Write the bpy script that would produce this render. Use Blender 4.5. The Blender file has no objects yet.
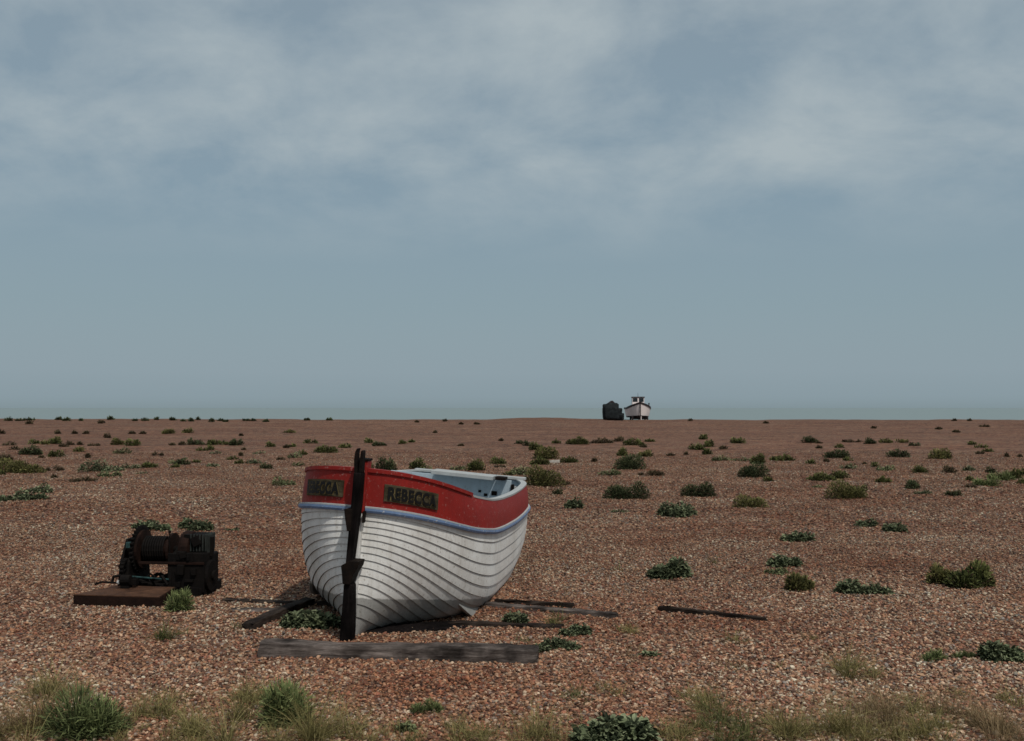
import bpy, math, random
import numpy as np
from mathutils import Vector, Matrix

rng = np.random.default_rng(11)
random.seed(11)
S = bpy.context.scene
C = S.collection
F = 1000.0; CX = 512.0; CY = 370.5; H = 2.0; EYE = 408.0
PITCH = math.atan((EYE - CY) / F)
rad = math.radians

# ------------------------------------------------------------------ helpers
def mesh_np(name, V, faces, mat, parent=None, smooth=False, col=None, loc=None):
    """V (n,3); faces: list of (k,m) int arrays with equal m inside each array"""
    me = bpy.data.meshes.new(name)
    V = np.asarray(V, dtype=np.float32)
    me.vertices.add(len(V)); me.vertices.foreach_set('co', V.ravel())
    fl = [np.asarray(f, dtype=np.int32) for f in faces if len(f)]
    loops = np.concatenate([f.ravel() for f in fl])
    tot = np.concatenate([np.full(len(f), f.shape[1], dtype=np.int32) for f in fl])
    start = np.concatenate([[0], np.cumsum(tot)[:-1]]).astype(np.int32)
    me.loops.add(len(loops)); me.loops.foreach_set('vertex_index', loops)
    me.polygons.add(len(tot)); me.polygons.foreach_set('loop_start', start)
    try: me.polygons.foreach_set('loop_total', tot)
    except Exception: pass
    me.polygons.foreach_set('use_smooth', np.full(len(tot), bool(smooth)))
    if col is not None:
        a = me.color_attributes.new('Col', 'FLOAT_COLOR', 'POINT')
        c = np.ones((len(V), 4), dtype=np.float32); c[:, :3] = col
        a.data.foreach_set('color', c.ravel())
    me.update(calc_edges=True); me.validate()
    o = bpy.data.objects.new(name, me); C.objects.link(o)
    if mat: me.materials.append(mat)
    if parent is not None: o.parent = parent
    if loc is not None: o.location = loc
    return o

class MB:
    """collects faces of several shapes into one mesh"""
    def __init__(self): self.V = []; self.F = []
    def add(self, verts, faces):
        b = len(self.V); self.V += [tuple(v) for v in verts]
        self.F += [[i + b for i in f] for f in faces]; return self
    def box(self, c, s, rot=None):
        x, y, z = s[0]/2, s[1]/2, s[2]/2
        vs = [Vector(p) for p in ((-x,-y,-z),(x,-y,-z),(x,y,-z),(-x,y,-z),(-x,-y,z),(x,-y,z),(x,y,z),(-x,y,z))]
        if rot is not None: vs = [rot @ v for v in vs]
        c = Vector(c)
        return self.add([v + c for v in vs], [[0,3,2,1],[4,5,6,7],[0,1,5,4],[1,2,6,5],[2,3,7,6],[3,0,4,7]])
    def tube(self, pts, r, n=10, cap=True):
        pts = [Vector(p) for p in pts]; rs = r if isinstance(r, (list, tuple)) else [r]*len(pts)
        rings = []
        for i, p in enumerate(pts):
            t = (pts[min(i+1, len(pts)-1)] - pts[max(i-1, 0)]).normalized()
            a = t.orthogonal().normalized() if i == 0 else (a - t*a.dot(t)).normalized()
            b = t.cross(a)
            rings.append([p + rs[i]*(math.cos(2*math.pi*k/n)*a + math.sin(2*math.pi*k/n)*b) for k in range(n)])
        vs = [v for rg in rings for v in rg]; fs = []
        for i in range(len(pts)-1):
            for k in range(n):
                fs.append([i*n+k, i*n+(k+1) % n, (i+1)*n+(k+1) % n, (i+1)*n+k])
        if cap: fs.append(list(range(n))[::-1]); fs.append([(len(pts)-1)*n+k for k in range(n)])
        return self.add(vs, fs)
    def prism(self, poly, axis, d0, d1):
        """extrude 2D polygon along axis (0,1,2)"""
        def pt(p, d):
            l = [p[0], p[1]]; l.insert(axis, d); return tuple(l)
        n = len(poly)
        vs = [pt(p, d0) for p in poly] + [pt(p, d1) for p in poly]
        fs = [list(range(n))[::-1], [n+i for i in range(n)]] + [[i, (i+1) % n, n+(i+1) % n, n+i] for i in range(n)]
        return self.add(vs, fs)
    def build(self, name, mat, parent=None, bevel=0, smooth=False, sub=0):
        me = bpy.data.meshes.new(name); me.from_pydata([tuple(v) for v in self.V], [], self.F); me.update()
        import bmesh
        bm = bmesh.new(); bm.from_mesh(me); bmesh.ops.recalc_face_normals(bm, faces=bm.faces[:])
        bm.to_mesh(me); bm.free()
        o = bpy.data.objects.new(name, me); C.objects.link(o); me.materials.append(mat)
        if parent is not None: o.parent = parent
        if smooth:
            me.polygons.foreach_set('use_smooth', [True]*len(me.polygons))
        if bevel:
            m = o.modifiers.new('bevel', 'BEVEL'); m.width = bevel; m.segments = 2; m.limit_method = 'ANGLE'
        return o

def tag(o, label=None, cat=None, group=None, kind=None):
    if label: o['label'] = label
    if cat: o['category'] = cat
    if group: o['group'] = group
    if kind: o['kind'] = kind
    return o

def empty(name, loc, rot=(0, 0, 0)):
    o = bpy.data.objects.new(name, None); C.objects.link(o)
    o.location = loc; o.rotation_euler = rot; o.empty_display_size = 0.2
    return o

# ------------------------------------------------------------------ materials
class NT:
    def __init__(self, name):
        self.m = bpy.data.materials.new(name); self.m.use_nodes = True
        self.t = self.m.node_tree; self.b = self.t.nodes['Principled BSDF']
        self.b.inputs['Specular IOR Level'].default_value = 0.25
    def n(self, typ, **kw):
        nd = self.t.nodes.new(typ)
        for k, v in kw.items():
            if k in nd.inputs: nd.inputs[k].default_value = v
            else: setattr(nd, k, v)
        return nd
    def l(self, a, b): self.t.links.new(a, b)
    def ramp(self, fac, stops, interp='LINEAR'):
        r = self.t.nodes.new('ShaderNodeValToRGB'); e = r.color_ramp.elements; r.color_ramp.interpolation = interp
        while len(e) < len(stops): e.new(0.5)
        for i, (p, c) in enumerate(stops):
            e[i].position = p; e[i].color = (*c, 1) if len(c) == 3 else c
        self.l(fac, r.inputs['Fac']); return r.outputs['Color']
    def mix(self, fac, a, b, mode='MIX'):
        x = self.t.nodes.new('ShaderNodeMix'); x.data_type = 'RGBA'; x.blend_type = mode
        for s, v in ((x.inputs[0], fac), (x.inputs[6], a), (x.inputs[7], b)):
            if isinstance(v, (int, float)): s.default_value = v
            elif isinstance(v, (tuple, list)): s.default_value = (*v, 1)
            else: self.l(v, s)
        return x.outputs[2]
    def noise(self, vec, scale, detail=4, rough=0.6):
        x = self.n('ShaderNodeTexNoise', Scale=scale, Detail=detail, Roughness=rough)
        if vec is not None: self.l(vec, x.inputs['Vector'])
        return x.outputs['Fac']
    def objco(self, scale=(1, 1, 1)):
        tc = self.t.nodes.new('ShaderNodeTexCoord'); mp = self.t.nodes.new('ShaderNodeMapping')
        mp.inputs['Scale'].default_value = scale; self.l(tc.outputs['Object'], mp.inputs['Vector'])
        return mp.outputs['Vector']
    def bump(self, h, strength, dist):
        bp = self.n('ShaderNodeBump', Strength=strength, Distance=dist); self.l(h, bp.inputs['Height'])
        self.l(bp.outputs['Normal'], self.b.inputs['Normal'])
    def base(self, c): 
        if isinstance(c, tuple): self.b.inputs['Base Color'].default_value = (*c, 1)
        else: self.l(c, self.b.inputs['Base Color'])
    def rough(self, v): self.b.inputs['Roughness'].default_value = v

def mat_paint(name, c, grime, amt=0.5, rough=0.55, scale=3.0, chip=None):
    n = NT(name); v = n.objco((1, 1, 1.0))
    f = n.ramp(n.noise(v, scale, 8, 0.65), [(0.42, (0, 0, 0)), (0.75, (amt, amt, amt))])
    col = n.mix(f, c, grime)
    f2 = n.ramp(n.noise(n.objco((9, 9, .9)), 2.2, 7, 0.7), [(0.50, (0, 0, 0)), (0.78, (amt,)*3)])
    col = n.mix(f2, col, grime)
    if chip:
        f3 = n.ramp(n.noise(v, 30, 6, 0.7), [(0.59, (0, 0, 0)), (0.65, (0.85,)*3)])
        col = n.mix(f3, col, chip)
    n.base(col); n.rough(rough)
    n.bump(n.noise(v, 40, 6, 0.7), 0.25, 0.01)
    return n.m

def mat_wood(name, a, b, c, gx=(1.2, 14, 14), rough=0.85):
    n = NT(name); n.b.inputs['Specular IOR Level'].default_value = .06; v = n.objco(gx)
    g = n.noise(v, 3.0, 8, 0.7)
    col = n.ramp(g, [(0.3, a), (0.5, b), (0.72, c)])
    big = n.ramp(n.noise(n.objco((1, 1, 1)), 3.2, 4, 0.6), [(0.36, (0.28,)*3), (0.62, (1.2,)*3)])
    col = n.mix(1.0, col, big, 'MULTIPLY')
    n.base(col); n.rough(rough); n.bump(g, 0.8, 0.012)
    return n.m

def mat_metal(name, a, b, c=None, scale=9, rough=0.75, spec=0.08):
    n = NT(name); v = n.objco()
    g = n.noise(v, scale, 9, 0.7)
    stops = [(0.35, a), (0.62, b)] + ([(0.78, c)] if c else [])
    n.base(n.ramp(g, stops)); n.rough(rough); n.b.inputs['Specular IOR Level'].default_value = spec; n.bump(n.noise(v, scale*5, 5, 0.7), 0.5, 0.008)
    return n.m

def mat_leaf(name, trans=0.25):
    n = NT(name)
    a = n.n('ShaderNodeVertexColor', layer_name='Col')
    n.base(a.outputs['Color']); n.rough(0.75); n.b.inputs['Specular IOR Level'].default_value = 0.12
    tr = n.n('ShaderNodeBsdfTranslucent'); n.l(a.outputs['Color'], tr.inputs['Color'])
    mx = n.n('ShaderNodeMixShader'); mx.inputs[0].default_value = trans
    out = n.t.nodes['Material Output']
    n.l(n.b.outputs[0], mx.inputs[1]); n.l(tr.outputs[0], mx.inputs[2]); n.l(mx.outputs[0], out.inputs['Surface'])
    return n.m

PAL = np.array([(.235,.118,.070), (.30,.195,.135), (.34,.265,.20), (.085,.045,.032), (.20,.085,.055),
                (.165,.125,.11), (.27,.15,.09), (.15,.075,.05), (.42,.35,.27)])
PALW = np.array([.18,.17,.10,.14,.16,.06,.11,.07,.004]); PALW /= PALW.sum()

def mat_ground():
    n = NT('shingle_ground')
    tc = n.t.nodes.new('ShaderNodeTexCoord'); obj = tc.outputs['Object']
    # slight warp so the cells are not regular
    def cells(scale, stretch):
        mp = n.n('ShaderNodeMapping'); mp.inputs['Scale'].default_value = stretch; n.l(obj, mp.inputs['Vector'])
        vo = n.n('ShaderNodeTexVoronoi', feature='F1', voronoi_dimensions='2D', Scale=scale); n.l(mp.outputs[0], vo.inputs['Vector'])
        return vo
    v1 = cells(21, (1, 1, 1)); 
    sep = n.n('ShaderNodeSeparateColor'); n.l(v1.outputs['Color'], sep.inputs[0])
    acc = 0; st = []
    for p, w in zip(PAL, PALW):
        st.append((acc, tuple(p))); acc += w
    c1 = n.ramp(sep.outputs[0], st, 'CONSTANT')
    # dark gaps between stones
    gap = n.ramp(v1.outputs['Distance'], [(0.35, (1, 1, 1)), (0.85, (0.42, 0.40, 0.40))])
    c1 = n.mix(1.0, c1, gap, 'MULTIPLY')
    v2 = cells(4.5, (1, 1, 1)); sep2 = n.n('ShaderNodeSeparateColor'); n.l(v2.outputs['Color'], sep2.inputs[0])
    var = n.ramp(sep2.outputs[0], [(0, (0.62,)*3), (0.5, (1.0,)*3), (1, (1.38,)*3)])
    c1 = n.mix(1.0, c1, var, 'MULTIPLY')
    v3 = cells(1.7, (1, .55, 1)); sep3 = n.n('ShaderNodeSeparateColor'); n.l(v3.outputs['Color'], sep3.inputs[0])
    c1 = n.mix(1.0, c1, n.ramp(n.noise(obj, 2.6, 6, .75), [(.3, (.70, .68, .66)), (.5, (1, 1, 1)), (.7, (1.25, 1.27, 1.3))]), 'MULTIPLY')
    c1 = n.mix(1.0, c1, n.ramp(sep3.outputs[0], [(0, (.86,)*3), (1, (1.12,)*3)]), 'MULTIPLY')
    # broad bands and patches along the shore
    mp = n.n('ShaderNodeMapping'); mp.inputs['Scale'].default_value = (0.25, 0.8, 1); n.l(obj, mp.inputs['Vector'])
    nz = n.noise(mp.outputs[0], 0.55, 6, 0.65)
    patch = n.ramp(nz, [(0.33, (0.84, 0.70, 0.64)), (0.5, (1.02, 0.93, 0.90)), (0.68, (1.12, 1.2, 1.24))])
    c1 = n.mix(1.0, c1, patch, 'MULTIPLY')
    mp = n.n('ShaderNodeMapping'); mp.inputs['Scale'].default_value = (0.05, 0.35, 1); n.l(obj, mp.inputs['Vector'])
    nz = n.noise(mp.outputs[0], 0.8, 5, 0.6)
    band = n.ramp(nz, [(0.35, (0.84, 0.82, 0.82)), (0.65, (1.12, 1.12, 1.10))])
    c1 = n.mix(1.0, c1, band, 'MULTIPLY')
    c1 = n.mix(1.0, c1, (.75, .69, .63), 'MULTIPLY')
    n.base(c1); n.rough(0.85)
    n.bump(v1.outputs['Distance'], 0.9, -0.02)
    return n.m

def mat_pebble():
    n = NT('pebble'); a = n.n('ShaderNodeVertexColor', layer_name='Col')
    g = n.ramp(n.noise(n.objco(), 60, 3, 0.6), [(0.3, (0.75,)*3), (0.7, (1.2,)*3)])
    n.base(n.mix(1.0, a.outputs['Color'], g, 'MULTIPLY')); n.rough(0.7)
    return n.m

# ------------------------------------------------------------------ terrain
def sm(a, b, x):
    t = np.clip((x - a) / (b - a), 0, 1); return t*t*(3-2*t)
def hgt(x, y):
    x = np.asarray(x, dtype=float); y = np.asarray(y, dtype=float)
    z = 0.045*np.sin(x*0.55 + 0.9*np.sin(y*0.21)) * np.sin(y*0.43+0.7) + 0.014*np.sin(x*1.9+y*0.8)*np.sin(y*1.3-x*0.4)
    z = z * sm(6, 16, y)
    z += 0.20*np.exp(-((y-21-0.25*x)/4.0)**2) * sm(2, -7, x) + 0.10*np.exp(-((y-30+0.2*x)/4.0)**2) * sm(-3, 8, x)            # low swell on the left
    crest = 57 + 3*np.sin(x*0.06)
    z += 0.14*sm(crest-22, crest, y) - 0.42*sm(crest, crest+13, y)             # terrace, then a trough behind it
    ridge = 0.46 + 0.24*np.exp(-((x-4)/7.5)**2) + 0.10*sm(-10, -50, x) + 0.03*np.sin(x*0.35) + 0.02*np.sin(x*1.1+2)
    z += (ridge + 0.28)*sm(crest+15, 128, y)
    z += -7.5*sm(131, 185, y)
    z -= 0.075*np.exp(-(((x+.75)/.75)**2+((y-10.0)/.9)**2))                     # scoured hollow beside the hull
    return z

XS = np.unique(np.concatenate([np.linspace(-1500, -90, 30), np.linspace(-90, -25, 100), np.linspace(-25, 25, 260), np.linspace(25, 90, 100), np.linspace(90, 1500, 30)]))
YS = np.unique(np.concatenate([np.linspace(-120, 3, 40), np.linspace(3, 40, 220), np.linspace(40, 140, 200), np.linspace(140, 220, 40), np.linspace(220, 2500, 12)]))
gx, gy = np.meshgrid(XS, YS); gz = hgt(gx, gy)
nx, ny = len(XS), len(YS)
idx = np.arange(nx*ny).reshape(ny, nx)
q = np.stack([idx[:-1, :-1], idx[:-1, 1:], idx[1:, 1:], idx[1:, :-1]], -1).reshape(-1, 4)
M_ground = mat_ground()
g = mesh_np('ground', np.stack([gx, gy, gz], -1).reshape(-1, 3), [q], M_ground, smooth=True); tag(g, kind='structure')

def at(px, py):
    """ground point seen at a pixel of the photograph"""
    u = (CY - py)/F; dx = (px - CX)/F
    fy = math.cos(PITCH) - u*math.sin(PITCH); fz = math.sin(PITCH) + u*math.cos(PITCH)
    Y = np.linspace(4.5, 129.5, 6000)
    z = H + fz/fy*Y; d = z - hgt(dx/fy*Y, Y)
    k = np.where(d < 0)[0]
    y = Y[k[0]] if len(k) else 128.5
    return Vector((dx/fy*y, y, float(hgt(dx/fy*y, y))))

# sea
n = NT('sea_water'); n.base((0.192, 0.246, 0.252)); n.rough(0.6); n.b.inputs['Specular IOR Level'].default_value = 0.5
nzv = n.noise(n.objco((0.05, 0.25, 1)), 1.0, 6, 0.6); n.bump(nzv, 0.3, 0.5)
sx = [-60000, 60000]; sy = [140, 400, 2000, 60000]
sv = [(x, y, -4.0) for y in sy for x in sx]
sea = mesh_np('sea', sv, [np.array([[2*i, 2*i+1, 2*i+3, 2*i+2] for i in range(len(sy)-1)])], n.m); tag(sea, kind='structure')

# ------------------------------------------------------------------ pebbles (loose shingle, nobody could count it)
def ico(sub):
    import bmesh
    bm = bmesh.new(); bmesh.ops.create_icosphere(bm, subdivisions=sub, radius=1)
    v = np.array([x.co for x in bm.verts]); f = np.array([[w.index for w in p.verts] for p in bm.faces]); bm.free(); return v, f
def patchfield(x, y):
    return (np.sin(x*0.9+1.3*np.sin(y*0.7))*np.sin(y*1.1+0.6*np.sin(x*1.3)) + 0.6*np.sin(x*2.3-y*1.7)*np.sin(y*2.9+x))*0.6
def pebbles(y0, y1, dens, sub, smin, smax, fade=False):
    hw = lambda y: 0.56*y + 0.4
    A = (hw(y0)+hw(y1))*(y1-y0); N = int(A*dens)
    y = y0 + (y1-y0)*rng.random(int(N*1.9)); x = (rng.random(len(y))*2-1)*hw(y1)
    k = np.abs(x) < hw(y); x = x[k][:N]; y = y[k][:N]
    if fade: k = rng.random(len(y)) < 1-(y-y0)/(y1-y0)*.93; x = x[k]; y = y[k]
    N = len(x)
    r = smin*(smax/smin)**(rng.random(N)**1.6)
    bv, bf = ico(sub); nv = len(bv)
    sc = np.stack([r*rng.uniform(.8, 1.35, N), r*rng.uniform(.7, 1.0, N), r*rng.uniform(.45, .75, N)], -1)
    P = bv[None]*(1 + 0.24*rng.standard_normal((N, nv, 1)).clip(-1.6, 1.6))*sc[:, None, :]
    a = rng.random(N)*6.283; t = rng.normal(0, .35, N)
    ct, st = np.cos(t)[:, None], np.sin(t)[:, None]
    Px, Pz = P[..., 0]*ct + P[..., 2]*st, -P[..., 0]*st + P[..., 2]*ct
    ca, sa = np.cos(a)[:, None], np.sin(a)[:, None]
    X = Px*ca - P[..., 1]*sa + x[:, None]; Y = Px*sa + P[..., 1]*ca + y[:, None]
    Z = Pz + (hgt(x, y) + sc[:, 2]*rng.uniform(-.2, 1.25, N))[:, None]
    pf = patchfield(x, y); 
    c = PAL[rng.choice(len(PAL), N, p=PALW)]*rng.uniform(.42, 1.4, (N, 1))*np.array([1.0, 1.01, .965])
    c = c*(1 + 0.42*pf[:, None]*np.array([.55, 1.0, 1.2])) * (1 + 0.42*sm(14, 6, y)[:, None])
    V = np.stack([X, Y, Z], -1).reshape(-1, 3)
    Fc = (bf[None] + (np.arange(N)*nv)[:, None, None]).reshape(-1, 3)
    return V, Fc, np.repeat(c, nv, 0)
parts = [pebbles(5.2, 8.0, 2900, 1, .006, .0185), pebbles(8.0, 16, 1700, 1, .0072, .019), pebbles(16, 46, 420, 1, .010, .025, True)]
off = 0; VV = []; FF = []; CC = []
for V, Fc, c in parts:
    VV.append(V); FF.append(Fc+off); CC.append(c); off += len(V)
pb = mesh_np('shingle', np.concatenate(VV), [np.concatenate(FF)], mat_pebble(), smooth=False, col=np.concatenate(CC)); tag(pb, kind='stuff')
del VV, FF, CC, parts

# ------------------------------------------------------------------ plants
M_leaf = mat_leaf('plant_leaf'); M_twig = mat_wood('woody_stem', (.02,.014,.01), (.045,.03,.02), (.08,.06,.04), (20, 20, 2))
def strips(base, az, el, L, W, droop, segs, across, prof, ruffle=0.0, roll=None):
    """N leaf strips: returns verts (N*(segs+1)*across,3) and quads"""
    N = len(L); t = np.linspace(0, 1, segs+1)
    e = el[:, None] - droop[:, None]*t[None]                     # elevation along the leaf
    dl = (L/segs)[:, None]
    ch = np.concatenate([np.zeros((N, 1)), np.cumsum(np.cos((e[:, :-1]+e[:, 1:])/2)*dl, 1)], 1)
    cz = np.concatenate([np.zeros((N, 1)), np.cumsum(np.sin((e[:, :-1]+e[:, 1:])/2)*dl, 1)], 1)
    ca, sa = np.cos(az)[:, None], np.sin(az)[:, None]
    ctr = np.stack([base[:, 0:1] + ch*ca, base[:, 1:2] + ch*sa, base[:, 2:3] + cz], -1)
    if roll is None: roll = rng.normal(0, .5, N)
    cr = np.cos(roll)[:, None, None]; sr = np.sin(roll)[:, None, None]
    side = np.stack([-sa+0*ch, ca+0*ch, 0*ch], -1)
    nrm = np.stack([-np.sin(e)*ca, -np.sin(e)*sa, np.cos(e)], -1)
    sd = side*cr + nrm*sr; nm = nrm*cr - side*sr
    w = (W[:, None]*np.asarray(prof)[None])[..., None]
    cols = []
    for j in range(across):
        s = -0.5 + j/(across-1)
        v = ctr + sd*w*s
        if across > 2 and j != (across-1)/2: v = v + nm*w*0.16
        if ruffle: v = v + nm*(ruffle*W[:, None, None]*rng.normal(0, 1, (N, segs+1, 1))*abs(2*s))
        cols.append(v)
    V = np.stack(cols, 2)                                         # N,segs+1,across,3
    ii = np.arange(N*(segs+1)*across).reshape(N, segs+1, across)
    Q = np.stack([ii[:, :-1, :-1], ii[:, :-1, 1:], ii[:, 1:, 1:], ii[:, 1:, :-1]], -1).reshape(-1, 4)
    return V.reshape(-1, 3), Q, (segs+1)*across

PLANT = {  # base colours (linear)
 'kale':  ((.072,.086,.046), (.140,.155,.092), (.023,.030,.016)),
 'pale':  ((.098,.110,.055), (.160,.172,.088), (.036,.042,.020)),
 'shrub': ((.052,.060,.022), (.105,.110,.038), (.015,.018,.008)),
 'olive': ((.078,.076,.028), (.140,.130,.050), (.024,.026,.011)),
 'dark':  ((.034,.042,.021), (.068,.078,.036), (.010,.013,.007)),
 'brown': ((.046,.036,.022), (.080,.062,.034), (.017,.013,.009)),
 'weed':  ((.085,.105,.042), (.165,.185,.078), (.020,.028,.011)),
 'grass': ((.190,.165,.060), (.29,.245,.11), (.060,.055,.022)),
 'green_grass': ((.090,.098,.034), (.160,.158,.062), (.034,.040,.014)),
 'dry':   ((.200,.140,.072), (.30,.22,.125), (.085,.060,.030)),
}
CATEG = {'kale': ('sea_kale', 'plant'), 'pale': ('sea_kale', 'plant'), 'shrub': ('shrub', 'shrub'), 'olive': ('shrub', 'shrub'),
         'dark': ('shrub', 'shrub'), 'brown': ('dry_plant', 'plant'), 'weed': ('weed', 'weed'),
         'grass': ('grass_tuft', 'grass'), 'green_grass': ('grass_tuft', 'grass'), 'dry': ('grass_tuft', 'grass')}

def plant(kind, px, py, w, h, label, group=None):
    p = at(px, py); ppm = F/p.y
    W = w/ppm; Hh = h/ppm; D = min(W*0.75, 0.9*W if W < .8 else .8)
    shift = D*0.32
    p = Vector((p.x*(p.y+shift)/p.y, p.y+shift, 0)); p.z = float(hgt(p.x, p.y))
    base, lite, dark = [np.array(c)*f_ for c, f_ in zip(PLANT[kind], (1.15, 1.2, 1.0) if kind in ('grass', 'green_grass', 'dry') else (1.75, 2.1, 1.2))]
    h = h*(1.42 if kind in ('shrub', 'olive', 'dark') and py < 530 else 1.12) if h > 4 else h
    name, cat = CATEG[kind]
    rs = rng
    grassy = kind in ('grass', 'green_grass', 'dry')
    px_m = 1/ppm
    if grassy:
        N = int(np.clip(w*h*0.30, 36, 650)); 
        r = np.sqrt(rs.random(N))*0.5; a0 = rs.random(N)*6.283
        b = np.stack([r*np.cos(a0)*W*0.75, r*np.sin(a0)*D*0.75, np.full(N, -.01)], -1)
        # several tussocks inside the tuft
        k = max(5, int(W/0.06)); tc = np.stack([rs.normal(0, .31, k)*W, rs.normal(0, .45, k)*D], -1)
        which = rs.integers(0, k, N); b[:, :2] = b[:, :2]*np.array([min(1, .16/W), min(1, .16/D)]) + tc[which]
        az = rs.random(N)*6.283; el = rs.uniform(.5, 1.5, N)
        L = Hh*rs.uniform(.45, 1.7, N)*rs.uniform(.6, 1.1, k)[which]*np.exp(-(tc[which, 0]/(.5*W))**2); Wd = np.maximum(.0035, 0.55*px_m)*rs.uniform(.6, 1.2, N)
        V, Q, per = strips(b, az, el, L, Wd, rs.uniform(.1, 1.5, N), 3, 2, (1, .85, .55, .08), roll=rs.normal(0, .4, N))
        t = rs.random(N)[:, None]; c = base*(1-t) + lite*t; dk = rs.random(N) < .2; c[dk] = dark*1.5
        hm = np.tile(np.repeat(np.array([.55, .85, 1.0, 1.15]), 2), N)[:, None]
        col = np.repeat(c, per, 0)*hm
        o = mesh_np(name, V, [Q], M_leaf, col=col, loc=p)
        tag(o, label, cat, group); return o
    # lobes that make the outline uneven
    k = int(np.clip(round(W/(Hh*1.1+1e-6)*1.3), 2, 9)); 
    lx = np.linspace(-.5, .5, k+2)[1:-1]*W*1.0 + rs.normal(0, .05*W, k)
    ly = rs.uniform(-.3, .3, k)*D
    lh = Hh*rs.uniform(.55, .95, k)*(1-0.55*np.abs(lx/W*2)**2.2); lh[np.argmin(np.abs(lx - rs.normal(0, .12)*W))] = Hh*.93
    lr = np.maximum(W/(k+0.6)*rs.uniform(.75, 1.1, k), .35*Hh)
    shade = rs.uniform(.72, 1.22, k)
    if kind in ('kale', 'pale'):
        N = int(np.clip(w*h*1.2, 70, 1200))
        j = rs.integers(0, k, N)
        u = rs.random(N)**.6; a0 = rs.random(N)*6.283
        b = np.stack([lx[j]+np.cos(a0)*lr[j]*.8*u, ly[j]+np.sin(a0)*lr[j]*.8*u, np.zeros(N)], -1)
        b[:, 2] = lh[j]*rs.uniform(0.0, .72, N)*(1-.75*u**2)
        ll = np.clip(Hh*.34, .04, .07); 
        L = ll*rs.uniform(.6, 1.15, N); L = np.minimum(L, np.maximum(.55*Hh, .05)*1.3)
        Wd = L*rs.uniform(.32, .6, N)
        el = rs.uniform(-.1, 1.25, N); az = a0 + rs.normal(0, .6, N)
        V, Q, per = strips(b, az, el, L, np.maximum(Wd, 1.0*px_m), rs.uniform(.2, 1.3, N), 4, 3, (.18, .75, 1.0, .9, .35), ruffle=.12)
        edge = np.tile(np.repeat(np.array([.6, .8, 1, 1.1, 1.2]), 3), N)[:, None]
    else:
        N = int(np.clip(w*h*3.2, 160, 4200))
        j = rs.integers(0, k, N)
        a0 = rs.random(N)*6.283; ph = np.arccos(rs.random(N)); rr = rs.random(N)**.45
        if kind == 'weed': rr = rs.random(N)**.7
        b = np.stack([lx[j]+np.cos(a0)*np.sin(ph)*lr[j]*.92*rr, ly[j]+np.sin(a0)*np.sin(ph)*lr[j]*.92*rr, np.cos(ph)*lh[j]*.92*rr], -1)
        ll = np.clip(.16*Hh, 1.7*px_m, max(.035, 1.7*px_m)); L = ll*rs.uniform(.6, 1.5, N)
        Wd = np.maximum(L*rs.uniform(.22, .42, N), .75*px_m)
        if kind == 'weed': Wd = np.maximum(L*.15, .6*px_m)*rs.uniform(.7, 1.3, N); L = L*1.5
        az = a0 + rs.normal(0, .5, N); el = np.clip(1.57-ph*.9 + rs.normal(0, .4, N), -.5, 1.5)
        V, Q, per = strips(b, az, el, L, Wd, rs.uniform(-.3, .5, N), 2, 2, (.6, 1.0, .25), roll=rs.normal(0, .8, N))
        edge = np.tile(np.repeat(np.array([.7, 1.0, 1.25]), 2), N)[:, None]
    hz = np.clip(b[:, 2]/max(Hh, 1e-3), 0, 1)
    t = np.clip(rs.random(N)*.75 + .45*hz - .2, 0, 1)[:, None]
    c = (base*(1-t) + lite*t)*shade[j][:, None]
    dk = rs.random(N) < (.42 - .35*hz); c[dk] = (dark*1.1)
    if kind in ('shrub', 'olive', 'dark'):
        br = rs.random(N) < .10*(1-hz); c[br] = np.array((.06, .042, .025))
    V[:, 2] = np.maximum(V[:, 2], -.02)
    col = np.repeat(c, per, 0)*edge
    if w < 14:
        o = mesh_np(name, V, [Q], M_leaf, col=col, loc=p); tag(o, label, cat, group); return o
    root = empty(name, p); tag(root, label, cat, group)
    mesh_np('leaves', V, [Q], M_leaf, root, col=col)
    m = MB()
    for i in range(k):
        for q_ in range(2):
            a = random.random()*6.28; 
            tip = Vector((lx[i]+math.cos(a)*lr[i]*.5, ly[i]+math.sin(a)*lr[i]*.5, lh[i]*random.uniform(.6, .95)))
            b0 = Vector((0, 0, -.02)); mid = (b0+tip)/2 + Vector((0, 0, -.02))
            m.tube([b0, mid, tip], [max(.006, .5*px_m), max(.005, .4*px_m), .002], 5)
    m.build('stems', M_twig, root)
    return root

TL = ('tiny dark shrub on the skyline left of the boat', 'tiny shrubs along the left skyline')
TR = ('tiny faint tuft on the skyline right of the far boat', 'tiny tufts along the right skyline')
DL = ('tiny dark scrub speck just below the left skyline', 'specks of scrub below the left skyline')
DR = ('tiny scrub speck on bare shingle below the right skyline', 'specks of scrub below the right skyline')
WL = ('small low weed between larger plants on the left shingle', 'small weeds on the left shingle')
WR = ('small low weed between larger plants on the right shingle', 'small weeds on the right shingle')
PL = []
def g_(kind, grp, *pts):
    for a in pts: PL.append((kind,)+a+grp)
g_('dark', TL, (9,421,7,4),(20,421,8,2),(29,420.5,9,3),(59,420,5,2.5),(66,421,7,4),(81,421,4,2),(110,420,7,4),(135,421,5,1.5),(145,421,7,3),
   (157,420,5,2.5),(172,420.5,6,3.5),(183,421.5,5,1.5),(191,421.5,5,3),(198,420,3,2.5),(212,422,6,3.5),(221,421,5,1.5),(226,422,5,1.5),(246,421,6,1.5),(253,421,5,1.5),(266,422,5,2),
   (307,420.5,5,1.5),(329,420.5,6,2))
g_('brown', TR, (690.5,421,4,1.5),(954.5,421,2.5,1.2),(970,421,2.5,1.2))
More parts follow.
